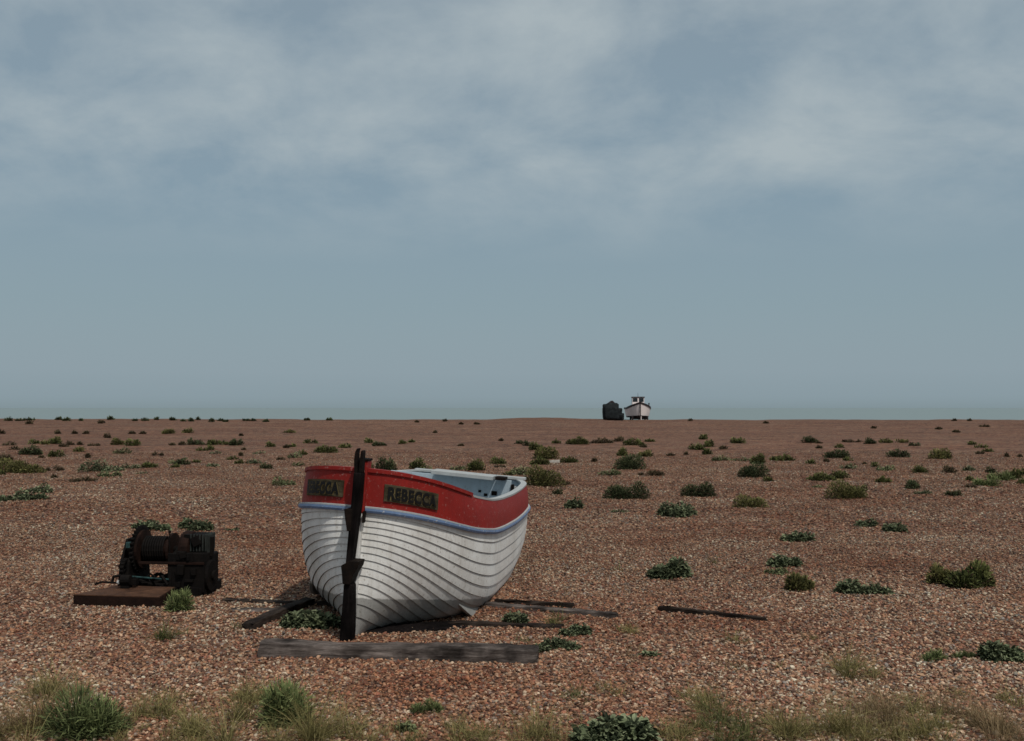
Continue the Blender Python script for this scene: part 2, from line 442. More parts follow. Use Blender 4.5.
g_('brown', DL, (29,424,6,3),(101,423.5,7,3),(1,434,7,4),(58,434,6,4),(75,434,5,3),(86,434,5,2.5),(107,438,7,5),(131,434,7,3),(143,434,5,2),(241,436,3,1.5))
g_('brown', DR, (417,422.5,3,1),(445,421.5,4,1.5),(435,433,2.5,1.2),(461,424.5,3,1.2),(477,424.5,5,1.5),(501,441,4,2),(461,446,5,1.5),(766,423.5,4,1.2),(873.5,428.5,4,1.5),(938.5,429.5,5.5,2),(956,432.5,6.5,1.5),(985,427,7,1.5))
g_('brown', WL, (70,445,8,4),(80,445,6,3),(64,447,8,3),(94,446,12,2.5),(42,458,5,2),(48,471,5,3),(54,478,5,3),(88,458,6,5),(172,445.5,8,2),(182,445,6,4),(286,448,5,3),(244,450,3,1.5),(241,456,4,4),(281,460,8,3),(15,450,13,4))
g_('shrub', WL, (1,475,5,5),(146,468,9,7),(202,451,9,4),(210,450,8,5),(226,445,8,4),(176,467.5,8,3.5),(197,463,9,3),(292,447,8,3),(303,455,7,5),(402,444,8,4),(412,442.5,7,2.5),(370,470,6,8),(239,464,9,5),(233,460,12,4))
g_('brown', WR, (594,462,6,4),(671,456,7,2.5),(686,455,4,3),(641,475.5,6,2),(644,447.5,6,2),(818.5,443.5,5,1.5),(819,448.5,7,2),(826,462,5,3),(864,464.5,3,2),(980,454,8,2),(1007,457,3,4),(1020,457,4,2),(566,485,9,5),(970,488,10,4),(500,467.5,11,2.5))
g_('shrub', WR, (649,442,9,3),(642,446,7,4),(810.5,464,9,5),(812,480,10,4.5),(862,491,9,7),(875,467,8,5),(972,445,9,3.5),(970,481,9,5),(1021,484,8,6),(508,475.5,10,4),(848,461,10,4),(768,481.5,11,5),(840,448,10,4),(981,448,11,3.5),(987.5,452,12,3.5))
P = PL.append
# left of the boat, far to near
P(('brown',10,445.5,11,4,'small brownish scrub at the far left edge below the skyline'))
P(('shrub',34,444,10,5,'left end of three joined low green shrubs at far left'))
P(('olive',44,444.5,8,4,'flat middle shrub of three joined low green shrubs at far left'))
P(('shrub',56,444,15,8,'tallest, right end of three joined low green shrubs at far left'))
P(('olive',118,445,13,8,'yellowish upright scrub at the back of a green clump left of centre'))
P(('shrub',132,446,15,8,'dark low shrub beside the yellowish scrub of the left clump'))
P(('pale',122,454,19,11,'light green bush in front of the yellowish scrub, left shingle'))
P(('dark',32,455,24,11,'wide dark green bush near the left edge beyond the olive scrub'))
P(('shrub',57,457,13,8,'small dark shrub right of the wide dark bush near the left edge'))
P(('olive',79,452,11,6,'small yellow-green shrub alone above the big sea kale at left'))
P(('brown',6,461,18,8,'brown scrub at the left edge behind the olive scrub'))
P(('olive',20,473,50,17,'wide olive yellow scrub at the left edge of the shingle'))
P(('brown',58,471,11,6,'small brown plant right of the wide olive scrub'))
P(('kale',101,472,44,19,'largest blue-green sea kale on the left shingle'))
P(('pale',109,477,24,9,'pale green plant at the front of the largest left sea kale'))
P(('kale',131,469,20,9,'low blue-green plant at the right end of the largest left sea kale'))
P(('kale',143,474,13,4,'flat grey-green plant right of the pale green one by the largest sea kale'))
P(('brown',83,482,26,5,'flat brown mat of dead plant in front of the largest left sea kale'))
P(('kale',41,493,26,13,'dark sea kale mound, back half of the pair near the left edge'))
P(('kale',22,501,42,14,'dark trailing sea kale, front half of the pair near the left edge'))
P(('olive',168,434,14,5.5,'left of two small green mounds just below the left skyline'))
P(('olive',188,433,12,5.5,'right of two small green mounds just below the left skyline'))
P(('olive',290,433,11,3.5,'small flat green mound below the skyline above the boat bow'))
P(('dark',196,445,15,7,'dark left end of the row of low shrubs in the left middle distance'))
P(('shrub',214,445,15,6.5,'green middle of the row of low shrubs in the left middle distance'))
P(('dark',236,445.5,17,7,'dark right end of the row of low shrubs in the left middle distance'))
P(('shrub',271,447,10,5,'small shrub right of the row of low shrubs in the left middle distance'))
P(('pale',295,458,14,10,'light grey-green plant, upper of two behind the boat bow on the left'))
P(('pale',297,466,13,7,'light grey-green plant, lower of two behind the boat bow on the left'))
P(('brown',158,456,13,4,'flat dark brown plant between the light green bush and the row of shrubs'))
P(('kale',216,454,11,5,'small grey-green plant in front of the row of low shrubs'))
P(('kale',259,454,12,5,'small round green plant above the dark spreading sea kale'))
P(('kale',254,464,20,9,'dark spreading sea kale left of the boat bow'))
P(('dark',265,469,14,6,'purplish dark plant touching the spreading sea kale left of the bow'))
P(('dark',184,465,16,8,'dark green mound with a pale plant at its left, left middle ground'))
P(('pale',173,464,9,8,'pale green plant at the left of the dark green mound'))
P(('kale',212,467,14,6,'greyish flat plant right of the dark green mound'))
P(('shrub',154,467.5,12,4.5,'small low shrub right of the low blue-green kale'))
P(('pale',283,486,22,13,'lone light green plant on the shingle just left of the boat bow'))
P(('kale',150,531,42,13,'grey-green sea kale growing behind the left side of the winch'))
P(('kale',196,531,36,15,'dark green sea kale growing behind the right side of the winch'))
P(('kale',233,531,14,4,'tiny flat plant right of the sea kale behind the winch'))
# behind the boat
P(('shrub',310,443.5,13,4.5,'small flat shrub beyond the boat bow at left of the green bush'))
P(('shrub',326,453,24,9,'green bush right behind the bow, left of the black post'))
P(('shrub',345,448,14,5,'low shrub touching the black post top from behind'))
P(('shrub',369,443,9,5.5,'small upright shrub just right of the black post top, far behind'))
P(('dark',379,446,15,4.5,'flat dark shrub right of the black post top, far behind'))
P(('dark',385,475,22,21,'dark spiky plant rising behind the gunwale beside the red stem head'))
P(('shrub',416,469,17,12,'leafy green plant behind the gunwale right of the spiky plant'))
P(('pale',426,469,12,5,'pale low plant at the right foot of the leafy green plant behind the gunwale'))
P(('shrub',475,471,22,13,'bright green bush behind the boat plank'))
P(('pale',458,470,16,7,'light green low plant left of the bright green bush behind the boat'))
P(('shrub',498,464.5,16,8.5,'small round bush above the boat stern'))
P(('dark',520,444,10,4,'flat dark shrub at the far top of the bush chain behind the stern'))
P(('dark',527,446,7,6,'small dark shrub at the far top of the bush chain behind the stern'))
P(('shrub',536,450,17,9,'upper green bush of the chain behind the stern'))
P(('olive',544,459,28,14,'olive round bush in the middle of the chain behind the stern'))
P(('shrub',540,465,20,9,'low green bush between the olive bush and the biggest bush'))
P(('pale',520,475,24,13,'loose pale green bush left of the biggest bush behind the stern'))
P(('olive',541,487,44,25,'biggest olive bush of the chain behind the stern'))
P(('dark',557.5,495,10,7,'small dark plant at the front of the biggest bush'))
P(('kale',574,509,20,18,'leafy dark plant at the near end of the chain behind the stern'))
P(('shrub',556,443.5,10,4.5,'small low shrub left of the wide far bush'))
P(('shrub',577,444.5,27,9,'wide dark far bush between the chain and the far machine'))
P(('brown',602,443.5,20,6,'brownish low scrub below the dark far machine'))
P(('brown',619.5,441.5,13,5,'small brown scrub directly below the gap between machine and far boat'))
P(('shrub',633,445.5,19,8,'green bush directly below the far boat'))
P(('shrub',569,463,20,7.5,'low grey-green bush right of the pale driftwood block'))
# right middle ground
P(('olive',644.5,457,16,8,'olive mound right above the large dark bush'))
P(('shrub',622,456,12,10,'upper knob of bush behind the large dark bush below the far machine'))
P(('dark',627,469.5,36,18,'large dark spreading bush below the far machine'))
P(('pale',612,475.5,21,9,'paler low bush at the front left of the large dark bush'))
P(('brown',655.5,476,18,7,'dark brown low plant right of the large dark bush'))
P(('dark',624,499.5,44,20,'broad dark bush, leftmost of three nearing the middle ground'))
P(('dark',699.5,497,34,17,'dark bush, furthest right of the three broad ones in the middle'))
P(('kale',676,517.5,47,22,'broad blue-green bush, nearest of the three in the middle ground'))
P(('kale',619,513,19,5,'small flat plant in front of the leftmost broad dark bush'))
P(('shrub',703,439.5,8,6,'small far knob at the back of the loose green clump right of the far boat'))
P(('shrub',709,447,11,8,'right bush of the loose green clump right of the far boat'))
P(('shrub',697,450,16,7,'left bush of the loose green clump right of the far boat'))
P(('shrub',707,454.5,11,6.5,'front bush of the loose green clump right of the far boat'))
P(('brown',724,449.5,10,4,'small brown plant right of the loose green clump'))
P(('pale',721,461,25,8,'long low light green plant in the right middle distance'))
P(('shrub',738,443.5,17,6.5,'green bush in the far row right of the loose clump'))
P(('pale',741,461,20,6,'light green plant joining the long low one to the tall dark bush'))
P(('shrub',781,461,25,7,'low green plant right of the tall dark bush'))
P(('dry',774,466,22,3,'pale dry grass under the low green plant right of the tall dark bush'))
P(('shrub',757,464,15,12,'rounded crown behind the tall dark bush'))
P(('dark',754,477.5,33,17,'tall dark bush with grey skirt in the right middle ground'))
P(('olive',749,508,31,15,'olive bush alone right of the three broad bushes'))
P(('dark',810,443,16,7,'dark round bush alone in the far row at right'))
P(('brown',852,442.5,19,3.5,'flat dark strip of scrub in the far row at right'))
P(('dark',870,444,12,6.5,'small dark dome right of the flat strip of scrub'))
P(('olive',886,443,13,5,'left half of a yellow-brown scrub pair in the far row'))
P(('olive',902,443,15,4,'right half of a yellow-brown scrub pair in the far row'))
P(('dark',913.5,446,12,3.5,'small dark shrub right of the yellow-brown scrub pair'))
P(('dark',837,458,28,9.5,'dark sloping bush above the mid right group'))
P(('kale',848,469,18,7.5,'grey-green plant under the dark sloping bush'))
P(('shrub',824,481.5,23,10,'left bush behind the big rounded bush at right'))
P(('shrub',839,479,19,9,'right bush behind the big rounded bush at right'))
P(('pale',818,488,12,5,'pale small plant left of the big rounded bush at right'))
P(('olive',845,499,40,21,'big rounded olive bush in the right middle ground'))
P(('dark',899,457.5,20,9,'dark bush left of the round green bush at right'))
P(('olive',941,459,25,12,'round green bush in the right distance'))
P(('pale',887,471,21,9,'light green wide plant in the right middle distance'))
P(('shrub',920,473,17,8.5,'green plant right of the light green wide one'))
P(('brown',949,473,15,8,'brownish bush below the round green bush at right'))
P(('kale',969,471,14,8,'purplish grey plant right of the brownish bush'))
P(('shrub',883.5,483,16,7,'dark green plant below the light green wide one'))
P(('dark',911.5,489,19,10,'dark green mound with grey skirt at right'))
P(('kale',917,494.5,13,4,'grey flat skirt plant under the dark green mound at right'))
P(('kale',925.5,494.5,17,6,'grey spreading plant right of the dark green mound at right'))
P(('dark',954,496.5,15,6.5,'small dark shrub alone below the right hand clump'))
P(('dark',991,473,11,7,'dark shrub at the back of the bright clump by the right edge'))
P(('weed',985.5,486,25,10,'bright green front plant of the clump by the right edge'))
P(('weed',1001,481,22,11,'middle plant of the bright clump by the right edge'))
P(('shrub',1012,479,17,11,'right plant of the bright clump by the right edge'))
P(('shrub',1021,476,9,9,'last plant of the bright clump cut by the right edge'))
# right near ground
P(('kale',866,527,20,11,'left of two trailing dark green plants on open shingle at right'))
P(('kale',891.5,532,24,12,'right of two trailing dark green plants on open shingle at right'))
P(('kale',798,542,38,13,'spiky flat rosette plant on open shingle'))
P(('kale',784,568,37,16,'blue-green sea kale below the spiky rosette'))
P(('pale',777,575,21,9,'pale front leaves beside the blue-green sea kale below the rosette'))
P(('olive',800,592,32,19,'rounded olive and blue plant below the pale front leaves'))
P(('kale',849,593.5,22,18,'upright left half of a blue-green pair at right'))
P(('kale',873,594.5,33,14,'trailing right half of a blue-green pair at right'))
P(('olive',943,585,25,21,'yellow-green left half of the bush nearest the right edge'))
P(('shrub',972,588,42,28,'darker right half of the bush nearest the right edge'))
P(('green_grass',712,563,11,9,'tiny grass tuft alone on open shingle right of the dark kale'))
P(('kale',672,580,41,27,'peaked dark sea kale right of the boat'))
P(('green_grass',618,572,11,9,'tiny sparse tuft between the boat and the peaked sea kale'))
P(('kale',1004,664,42,23,'blue-green sea kale at the right edge near the front'))
P(('weed',934,662,30,11,'sparse weed left of the sea kale at the right edge'))
P(('weed',964,660,24,7,'faint weed touching the sea kale at the right edge'))
# around the boat
P(('kale',310,630,60,22,'dark weed growing under the left side of the bow'))
P(('green_grass',238,629,16,11,'small grass tuft beside the old timber left of the bow'))
P(('kale',516,624,26,14,'blue-green weed beside the long plank right of the hull'))
P(('green_grass',555,626,28,14,'green grass tuft growing over the long plank'))
P(('kale',576,637,32,13,'blue-green weed right of the grass on the long plank'))
P(('grass',625,635,32,13,'yellow grass tuft past the end of the long plank'))
P(('green_grass',519,643,27,10,'green grass tuft behind the right end of the front timber'))
P(('kale',554,652,46,14,'blue-green weed at the right end of the front timber'))
P(('dry',632,657,32,11,'dry tuft right of the weed by the front timber'))
P(('kale',650,658,18,5,'small flat weed right of the dry tuft'))
P(('dry',550,672,20,9,'small dry tuft below the right end of the front timber'))
# foreground
P(('weed',178,612,18,23,'dark green weed against the front right corner of the winch'))
P(('green_grass',161,641,30,24,'grass tuft in front of the winch'))
P(('weed',86,742,90,54,'large green weed bush in the front left corner'))
P(('dry',18,742,50,62,'tall dry grass at the very front left edge'))
P(('grass',148,722,46,36,'yellow grass right of the large green weed bush'))
P(('grass',172,702,24,20,'small yellow tuft behind the yellow grass at front left'))
P(('grass',220,741,84,50,'wide yellow grass at the front left below the winch'))
P(('weed',284,726,52,46,'pale green weed below the left end of the front timber'))
P(('grass',306,738,50,64,'tall grass right of the pale green weed in front'))
P(('weed',428,715,34,13,'small dark weed alone on the front shingle'))
P(('pale',408,734,16,10,'tiny pale weed below the small dark weed'))
P(('grass',535,744,92,36,'wide yellow grass at the bottom edge left of the kale'))
P(('green_grass',577,703,32,18,'green grass tuft behind the front sea kale'))
P(('grass',611,695,30,20,'yellow grass tuft up from the front sea kale'))
P(('kale',614,746,82,36,'large blue-green sea kale at the bottom edge in the centre'))
P(('grass',741,644,32,12,'low yellow tuft near the lone dark plank'))
P(('green_grass',736,671,22,14,'small tuft below the low yellow one'))
P(('grass',774,669,28,10,'flat yellow tuft right of the small green one'))
P(('grass',811,641,16,11,'faint tuft up and right of the flat yellow one'))
P(('green_grass',725,741,56,48,'green grass clump at the bottom edge right of centre'))
P(('grass',853,678,48,34,'yellow green grass clump in the right foreground'))
P(('dry',866,724,66,52,'large dry grass clump in the right foreground'))
P(('grass',880,744,110,24,'low grass along the bottom edge at right'))
P(('dry',962,726,60,36,'reddish dry grass near the bottom right corner'))
P(('dry',1000,744,60,40,'dry grass in the bottom right corner'))
P(('grass',680,744,60,30,'short grass at the bottom edge beside the green clump'))
P(('grass',105,744,60,26,'short grass at the bottom edge under the green weed bush'))
g_('grass', ('sparse wispy grass tuft in the fringe along the bottom edge', 'wispy tufts along the bottom edge'),
   (60,700,60,34),(250,706,50,30),(340,742,70,34),(465,744,70,26),(790,744,70,30),(930,744,70,34),(700,704,50,24),(185,744,60,30),(30,744,70,44),(840,744,70,40),(905,716,50,26),(985,700,50,24),(400,746,60,18))
for a in PL: plant(*a)

# ------------------------------------------------------------------ timbers
M_grey = mat_wood('weathered_timber', (.036,.028,.025), (.105,.086,.077), (.24,.20,.18))
M_black = mat_wood('tarred_black_timber', (.004,.003,.003), (.008,.006,.006), (.02,.016,.015), (10, 10, 1.2))
M_dark = mat_wood('dark_timber', (.012,.009,.008), (.03,.022,.018), (.07,.055,.045))
M_board = mat_wood('driftwood', (.25,.23,.2), (.4,.37,.33), (.5,.47,.43))
def timber(name, p0, p1, width, height, mat, label, cat, sink=0.02, seed=0):
    p0 = Vector(p0); p1 = Vector(p1); d = p1-p0; L = d.length
    nseg = max(6, int(L/0.08)); r = random.Random(seed)
    ring = [(-.5,.0),(-.5,.5),(-.47,.93),(-.40,1),(0,1),(.40,1),(.47,.93),(.5,.5),(.5,0)]
    V = []; Fs = []; m = len(ring)
    for i in range(nseg+1):
        x = L*i/nseg
        if i in (0, nseg): x += r.uniform(-.01, .01)
        for (a, b) in ring:
            wob = r.gauss(0, .004) + .035*min(1, L/2)*math.sin(2.2*x/L*(1+.3*(seed % 3))+seed); e = 1 - (0.06*r.random() if i in (0, nseg) else 0)
            V.append((x + (r.uniform(-.012, .012) if i in (0, nseg) else 0), a*width*e + wob, b*height*e*(1+.10*math.sin(3.1*x+seed*2)) + r.gauss(0, .004)))
    for i in range(nseg):
        for k in range(m):
            Fs.append([i*m+k, i*m+(k+1) % m, (i+1)*m+(k+1) % m, (i+1)*m+k])
    mb = MB(); mb.add(V, Fs+[list(range(m))[::-1], [nseg*m+k for k in range(m)]])
    o = mb.build(name, mat); o.location = (p0.x, p0.y, p0.z-sink)
    o.rotation_euler = (0, -math.asin(d.z/L), math.atan2(d.y, d.x))
    return tag(o, label, cat)
def G(px, py, dy=0): p = at(px, py); p = Vector((p.x*(p.y+dy)/p.y, p.y+dy, 0)); p.z = float(hgt(p.x, p.y)); return p
timber('timber_beam', G(262, 659, .1), G(538, 664, .1), .20, .125, M_grey, 'thick grey weathered timber beam lying across in front of the boat', 'timber', .02, 1)
timber('plank', G(478, 607, .05), G(618, 619, .05), .09, .055, M_grey, 'long pale grey plank lying right of the hull, half buried', 'plank', .012, 2)
timber('plank', G(496, 604, .05), G(574, 609, .05), .06, .05, M_dark, 'thin dark strip lying along the back of the long pale plank', 'plank', .01, 3)
timber('plank', G(452, 627, .06), G(562, 630, .06), .10, .06, M_dark, 'dark half-buried plank between the front timber and the long pale plank', 'plank', .02, 4)
timber('plank', G(225, 602, .05), G(338, 608, .05), .10, .04, M_dark, 'thin dark plank lying flat left of the bow', 'plank', .01, 5)
timber('plank', G(232, 612, .05), G(300, 612, .05), .14, .03, M_grey, 'worn flat board between the thin plank and the angled block', 'plank', .012, 8)
timber('timber_block', G(247, 632, .08), G(312, 606, .08), .13, .095, M_dark, 'dark timber block lying at an angle left of the bow', 'timber', .03, 6)
timber('plank', G(659, 612, .03), G(767, 622, .03), .05, .05, M_dark, 'lone dark stick of timber on the open shingle right of the boat', 'plank', .008, 7)
timber('driftwood_block', G(550, 463, .1), G(560, 463, .1), .22, .13, M_board, 'pale driftwood block beside the olive bush behind the stern', 'driftwood', .02, 9)
timber('plank', G(362, 634, .16), G(470, 628, .16), .36, .05, M_black, 'dark bearer timber widened to stand in for the shade under the bow', 'timber', .03, 10)  # black timber made wide in place of the hull's shadow on the shingle

# ------------------------------------------------------------------ the boat
M_white = mat_paint('white_paint', (.77,.765,.74), (.40,.36,.31), .6, .5, 2.2, (.36,.33,.29))
def lower_shade(m, z, c):
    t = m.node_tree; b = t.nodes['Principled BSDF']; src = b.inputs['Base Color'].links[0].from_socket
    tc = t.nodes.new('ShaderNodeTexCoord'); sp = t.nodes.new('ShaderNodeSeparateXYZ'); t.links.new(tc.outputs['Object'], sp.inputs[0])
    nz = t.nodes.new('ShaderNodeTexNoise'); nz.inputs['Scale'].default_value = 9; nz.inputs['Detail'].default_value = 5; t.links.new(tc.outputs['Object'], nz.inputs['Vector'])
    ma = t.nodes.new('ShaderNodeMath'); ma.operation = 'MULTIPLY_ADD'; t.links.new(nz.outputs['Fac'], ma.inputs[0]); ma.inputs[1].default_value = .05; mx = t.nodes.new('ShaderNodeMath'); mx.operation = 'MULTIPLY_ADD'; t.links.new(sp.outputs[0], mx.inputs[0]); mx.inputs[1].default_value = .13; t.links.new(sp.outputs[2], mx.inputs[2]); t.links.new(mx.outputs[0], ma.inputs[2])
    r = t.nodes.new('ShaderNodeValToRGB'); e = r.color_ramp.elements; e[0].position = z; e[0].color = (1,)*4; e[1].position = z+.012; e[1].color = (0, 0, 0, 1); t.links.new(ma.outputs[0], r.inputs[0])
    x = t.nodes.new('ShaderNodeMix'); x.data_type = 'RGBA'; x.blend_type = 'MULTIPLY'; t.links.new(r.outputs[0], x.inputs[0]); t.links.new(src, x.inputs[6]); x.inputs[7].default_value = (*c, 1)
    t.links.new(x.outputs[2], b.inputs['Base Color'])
lower_shade(M_white, .37, (.42, .42, .415))  # shade on the lower hull multiplied into the white paint colour
M_red = mat_paint('red_paint', (.265,.015,.011), (.15,.014,.012), .6, .55, 4.0, (.34,.16,.14))
M_blue = mat_paint('blue_rail_paint', (.15,.23,.39), (.10,.13,.19), .5, .5, 5.0, (.55,.56,.56))
M_in = mat_paint('pale_blue_inside', (.38,.45,.50), (.27,.30,.32), .6, .6, 3.0, (.25,.25,.25))
M_cap = mat_paint('grey_white_cap', (.40,.42,.42), (.30,.29,.28), .6, .6, 6.0)
M_black = mat_wood('tarred_black_timber', (.004,.003,.003), (.008,.006,.006), (.02,.016,.015), (10, 10, 1.2))
M_iron = mat_metal('rusty_iron', (.005,.004,.0035), (.014,.009,.007), (.032,.017,.012))
M_plate = mat_wood('name_board', (.050,.040,.023), (.09,.074,.045), (.14,.115,.075), (2, 2, 12))
n = NT('black_lettering'); n.base((.006,.006,.006)); n.rough(.5); M_letter = n.m
n = NT('gold_outline'); n.base((.16,.12,.05)); n.rough(.6); M_gold = n.m

n = NT('lap_shadow_seam'); n.base(n.ramp(n.noise(n.objco((1, 6, 6)), 5, 5, .65), [(.3, (.06, .055, .05)), (.55, (.16, .15, .14)), (.75, (.40, .39, .37))])); n.rough(.9); M_seam = n.m  # dark strip painting in the shadow line under each plank lap
LB = 5.0
def lerp(t, tab): return float(np.interp(t, [a for a, _ in tab], [b for _, b in tab]))
from functools import lru_cache
SH_R = [(0,1.42),(.28,1.345),(.55,1.27),(.95,1.18),(1.5,1.105),(2.05,1.07),(2.9,1.045),(3.8,1.035),(5,1.04)]
SH_L = [(0,1.42),(.5,1.33),(.9,1.275),(1.5,1.21),(2.5,1.14),(4,1.08),(5,1.06)]
def smooth_tab(tab):
    xs = np.linspace(0, 5, 201); ys = np.interp(xs, [a for a, _ in tab], [b for _, b in tab])
    k = np.exp(-(np.arange(-12, 13)/6.0)**2); k /= k.sum()
    yp = np.concatenate([2*ys[0]-ys[12:0:-1], ys, 2*ys[-1]-ys[-2:-14:-1]])
    return xs, np.convolve(yp, k, 'valid')
TABR = smooth_tab(SH_R); TABL = smooth_tab(SH_L)
def sheer(s, side): t = TABR if side < 0 else TABL; return float(np.interp(s, t[0], t[1])) + .04
def rail_z(s, side): return sheer(s, side) - (.325 - .03*min(1, s/2))
BEAM = .965
def width(s, v):
    """half breadth: v 0 keel .. 1 rail"""
    u = s/LB
    um = .40 + .10*(1-v); nn = 2.3 - .45*(1-v)
    x = min(u/um, 1.0); fwd = (1-(1-x)**nn)**(1/nn)
    aft = 1.0
    if u > .5:
        k = (u-.5)/.5; aft = 1 - (.12 + .42*(1-v)**1.5)*k**2.0 - .13*max(0, (k-.72)/.28)**2.2
    return .034 + (BEAM-.034)*fwd*aft
_sec = {}
def section(s, side):
    key = (round(s, 5), side)
    if key in _sec: return _sec[key]
    u = s/LB; zr = rail_z(s, side); zk = -.02 + .16*max(0, u-.62)
    m = 1-math.exp(-u/.075); n_ = 2 + .55*m + 2.9*float(sm(.06, .34, u)) - 1.2*float(sm(.62, 1, u))
    P_ = []
    for k in range(61):
        # denser where the superellipse turns quickly
        t = k/60.0; th = (t + .10*math.sin(2*math.pi*t)*-1)*math.pi/2; v = th/(math.pi/2)
        yf = max(0, math.sin(th))**(2/n_); zf = 1-max(0, math.cos(th))**(2/n_)
        zz = zf*m + v*(1-m); yy = yf*m + (0.5+0.5*v)*(1-m)*yf**.3
        P_.append((max(.03, width(s, v)*yy), zk + (zr-zk)*zz))
    P_ = np.array(P_); d = np.concatenate([[0], np.cumsum(np.hypot(*np.diff(P_, axis=0).T))]); d /= d[-1]
    _sec[key] = (d, P_); return _sec[key]
def half_at(s, z):
    return min(float(np.interp(z, section(s, k)[1][:, 1], section(s, k)[1][:, 0])) for k in (-1, 1))
def hull(s, v, side):
    """side -1: right in the photo, +1: left; v is the share of the girth from the keel up to the rail"""
    d, P_ = section(s, side); v = v**(1-.36*math.exp(-s/LB/.11)) if v > 0 else 0
    y = float(np.interp(v, d, P_[:, 0])); z = float(np.interp(v, d, P_[:, 1]))
    if side < 0: z -= .075*min(1, y/.9)**2*max(0, 1-z/.9)
    return Vector((s, side*y, z))
def bulw(s, w, side):
    zr = rail_z(s, side); zt = sheer(s, side)
    b = width(s, 1.0); tum = .05*float(sm(.1, 1.2, s))
    return Vector((s - .03*w*0, side*(b - tum*w*w), zr + (zt-zr)*w))
def nrm(fn, s, v, side):
    e = .02; ds = fn(min(s+e, LB), v, side) - fn(max(s-e, 0), v, side)
    dv = fn(s, min(v+.02, 1), side) - fn(s, max(v-.02, 0), side)
    nn = ds.cross(dv); nn.normalize()
    if nn.y*side < 0: nn = -nn
    if s < .05: nn = (nn + Vector((-.3, side*.5, 0))).normalized()
    return nn
st = [LB*(i/70.0)**1.45 for i in range(71)]

BOAT_P = G(351, 637, .02); YAW = math.pi/2 - rad(8.8); HEEL = rad(4.2)
boat = empty('clinker_boat', (BOAT_P.x, BOAT_P.y, -.015))
boat.rotation_mode = 'XYZ'; boat.rotation_euler = (HEEL, 0, YAW)
tag(boat, 'white clinker-built beach boat with red top strake and black post at its end', 'boat')

NS = 15
def strake_mesh(side):
    mb = MB(); mb.seam = []; vs_edges = [ (i/NS)**1.0 for i in range(NS+1)]
    for i in range(NS):
        v0, v1 = vs_edges[i], vs_edges[i+1]+ (0.012 if i < NS-1 else 0)
        rows = [(v0, .0, -.006), (v0, .0, .011), (v0*.5+v1*.5, 0, .006), (vs_edges[i+1]-.0035, 0, .0015), (v1, 0, .0005)]
        V = []; 
        for (v, _, off) in rows:
            for s in st:
                V.append(hull(s, v, side) + nrm(hull, s, max(v, .03), side)*off*(1 if i else .6))
        ns = len(st); Fs = []
        for r in range(4):
            for k in range(ns-1):
                mb.seam.append(r in (0, 3) and (r == 0 or i < NS-1)); Fs.append([r*ns+k, r*ns+k+1, (r+1)*ns+k+1, (r+1)*ns+k])
        mb.add(V, Fs)
    return mb
for side in (-1, 1):
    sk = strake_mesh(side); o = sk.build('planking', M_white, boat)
    o.data.materials.append(M_seam); o.data.polygons.foreach_set('material_index', [1 if q_ else 0 for q_ in sk.seam])
    o.data.polygons.foreach_set('use_smooth', [True]*len(o.data.polygons))
    md = o.modifiers.new('es', 'EDGE_SPLIT'); md.split_angle = rad(40)
    if side < 0: o['label'] = 'white lapped planks on the side facing right'
    else: o['label'] = 'white lapped planks on the side facing left'
# bulwark (red) with thickness, inside shell
for side in (-1, 1):
    mb = MB(); V = []; ns = len(st); R = 5
    for r in range(R):
        for s in st:
            V.append(bulw(s, r/(R-1), side) + nrm(bulw, s, r/(R-1), side)*.010)
    mb.add(V, [[r*ns+k, r*ns+k+1, (r+1)*ns+k+1, (r+1)*ns+k] for r in range(R-1) for k in range(ns-1)])
    o = mb.build('bulwark', M_red, boat, smooth=True)
    # inside face
    mb = MB(); V = []; rows = []
    for v in np.linspace(.05, 1, 9): rows.append(('h', v))
    for w in (.33, .66, 1.0): rows.append(('b', w))
    for kd, v in rows:
        for s in st:
            fn = hull if kd == 'h' else bulw
            p = fn(s, v, side); t = min(.035, .7*abs(p.y))
            p = p - nrm(fn, s, v, side)*t; p.y = side*max(.004, p.y*side); V.append(p)
    mb.add(V, [[r*ns+k, r*ns+k+1, (r+1)*ns+k+1, (r+1)*ns+k] for r in range(len(rows)-1) for k in range(ns-1)])
    mb.build('inner_lining', M_in, boat, smooth=True)
    # rubbing rail: half round, blue, with a white strip over it
    def ribbon(fn, prof, s0, s1, mat, name):
        ss = [s for s in st if s0 <= s <= s1]; mb = MB(); V = []; m = len(prof)
        for s in ss:
            p, nn = fn(s)
            for a, b in prof: V.append(p + nn*a + Vector((0, 0, b)))
        mb.add(V, [[k*m+j, k*m+(j+1) % m, (k+1)*m+(j+1) % m, (k+1)*m+j] for k in range(len(ss)-1) for j in range(m)]
               + [list(range(m)), [(len(ss)-1)*m+j for j in range(m)][::-1]])
        return mb.build(name, mat, boat)
    def hr(s):
        nn = nrm(bulw, s, .05, side); nn.z = 0; nn.normalize(); return bulw(s, 0, side), nn
    ribbon(hr, [(.0, -.034), (.034, -.030), (.042, -.012), (.040, .006), (.0, .008)], 0, LB, M_blue, 'rubbing_rail')
    ribbon(hr, [(.0, .009), (.030, .008), (.030, .020), (.0, .024)], 0, LB, M_cap if side < 0 else M_cap, 'rail_strip')
    def hc(s):
        nn = nrm(bulw, s, .95, side); nn.z = 0; nn.normalize(); return bulw(s, 1, side), nn
    cut = .88
    ribbon(hc, [(-.045, -.002), (.026, -.002), (.026, .030), (-.045, .030)], 0, cut, M_red, 'gunwale_cap')
    ribbon(hc, [(-.060, -.004), (.016, -.004), (.016, .016), (-.060, .016)], cut, LB, M_cap, 'gunwale_cap')
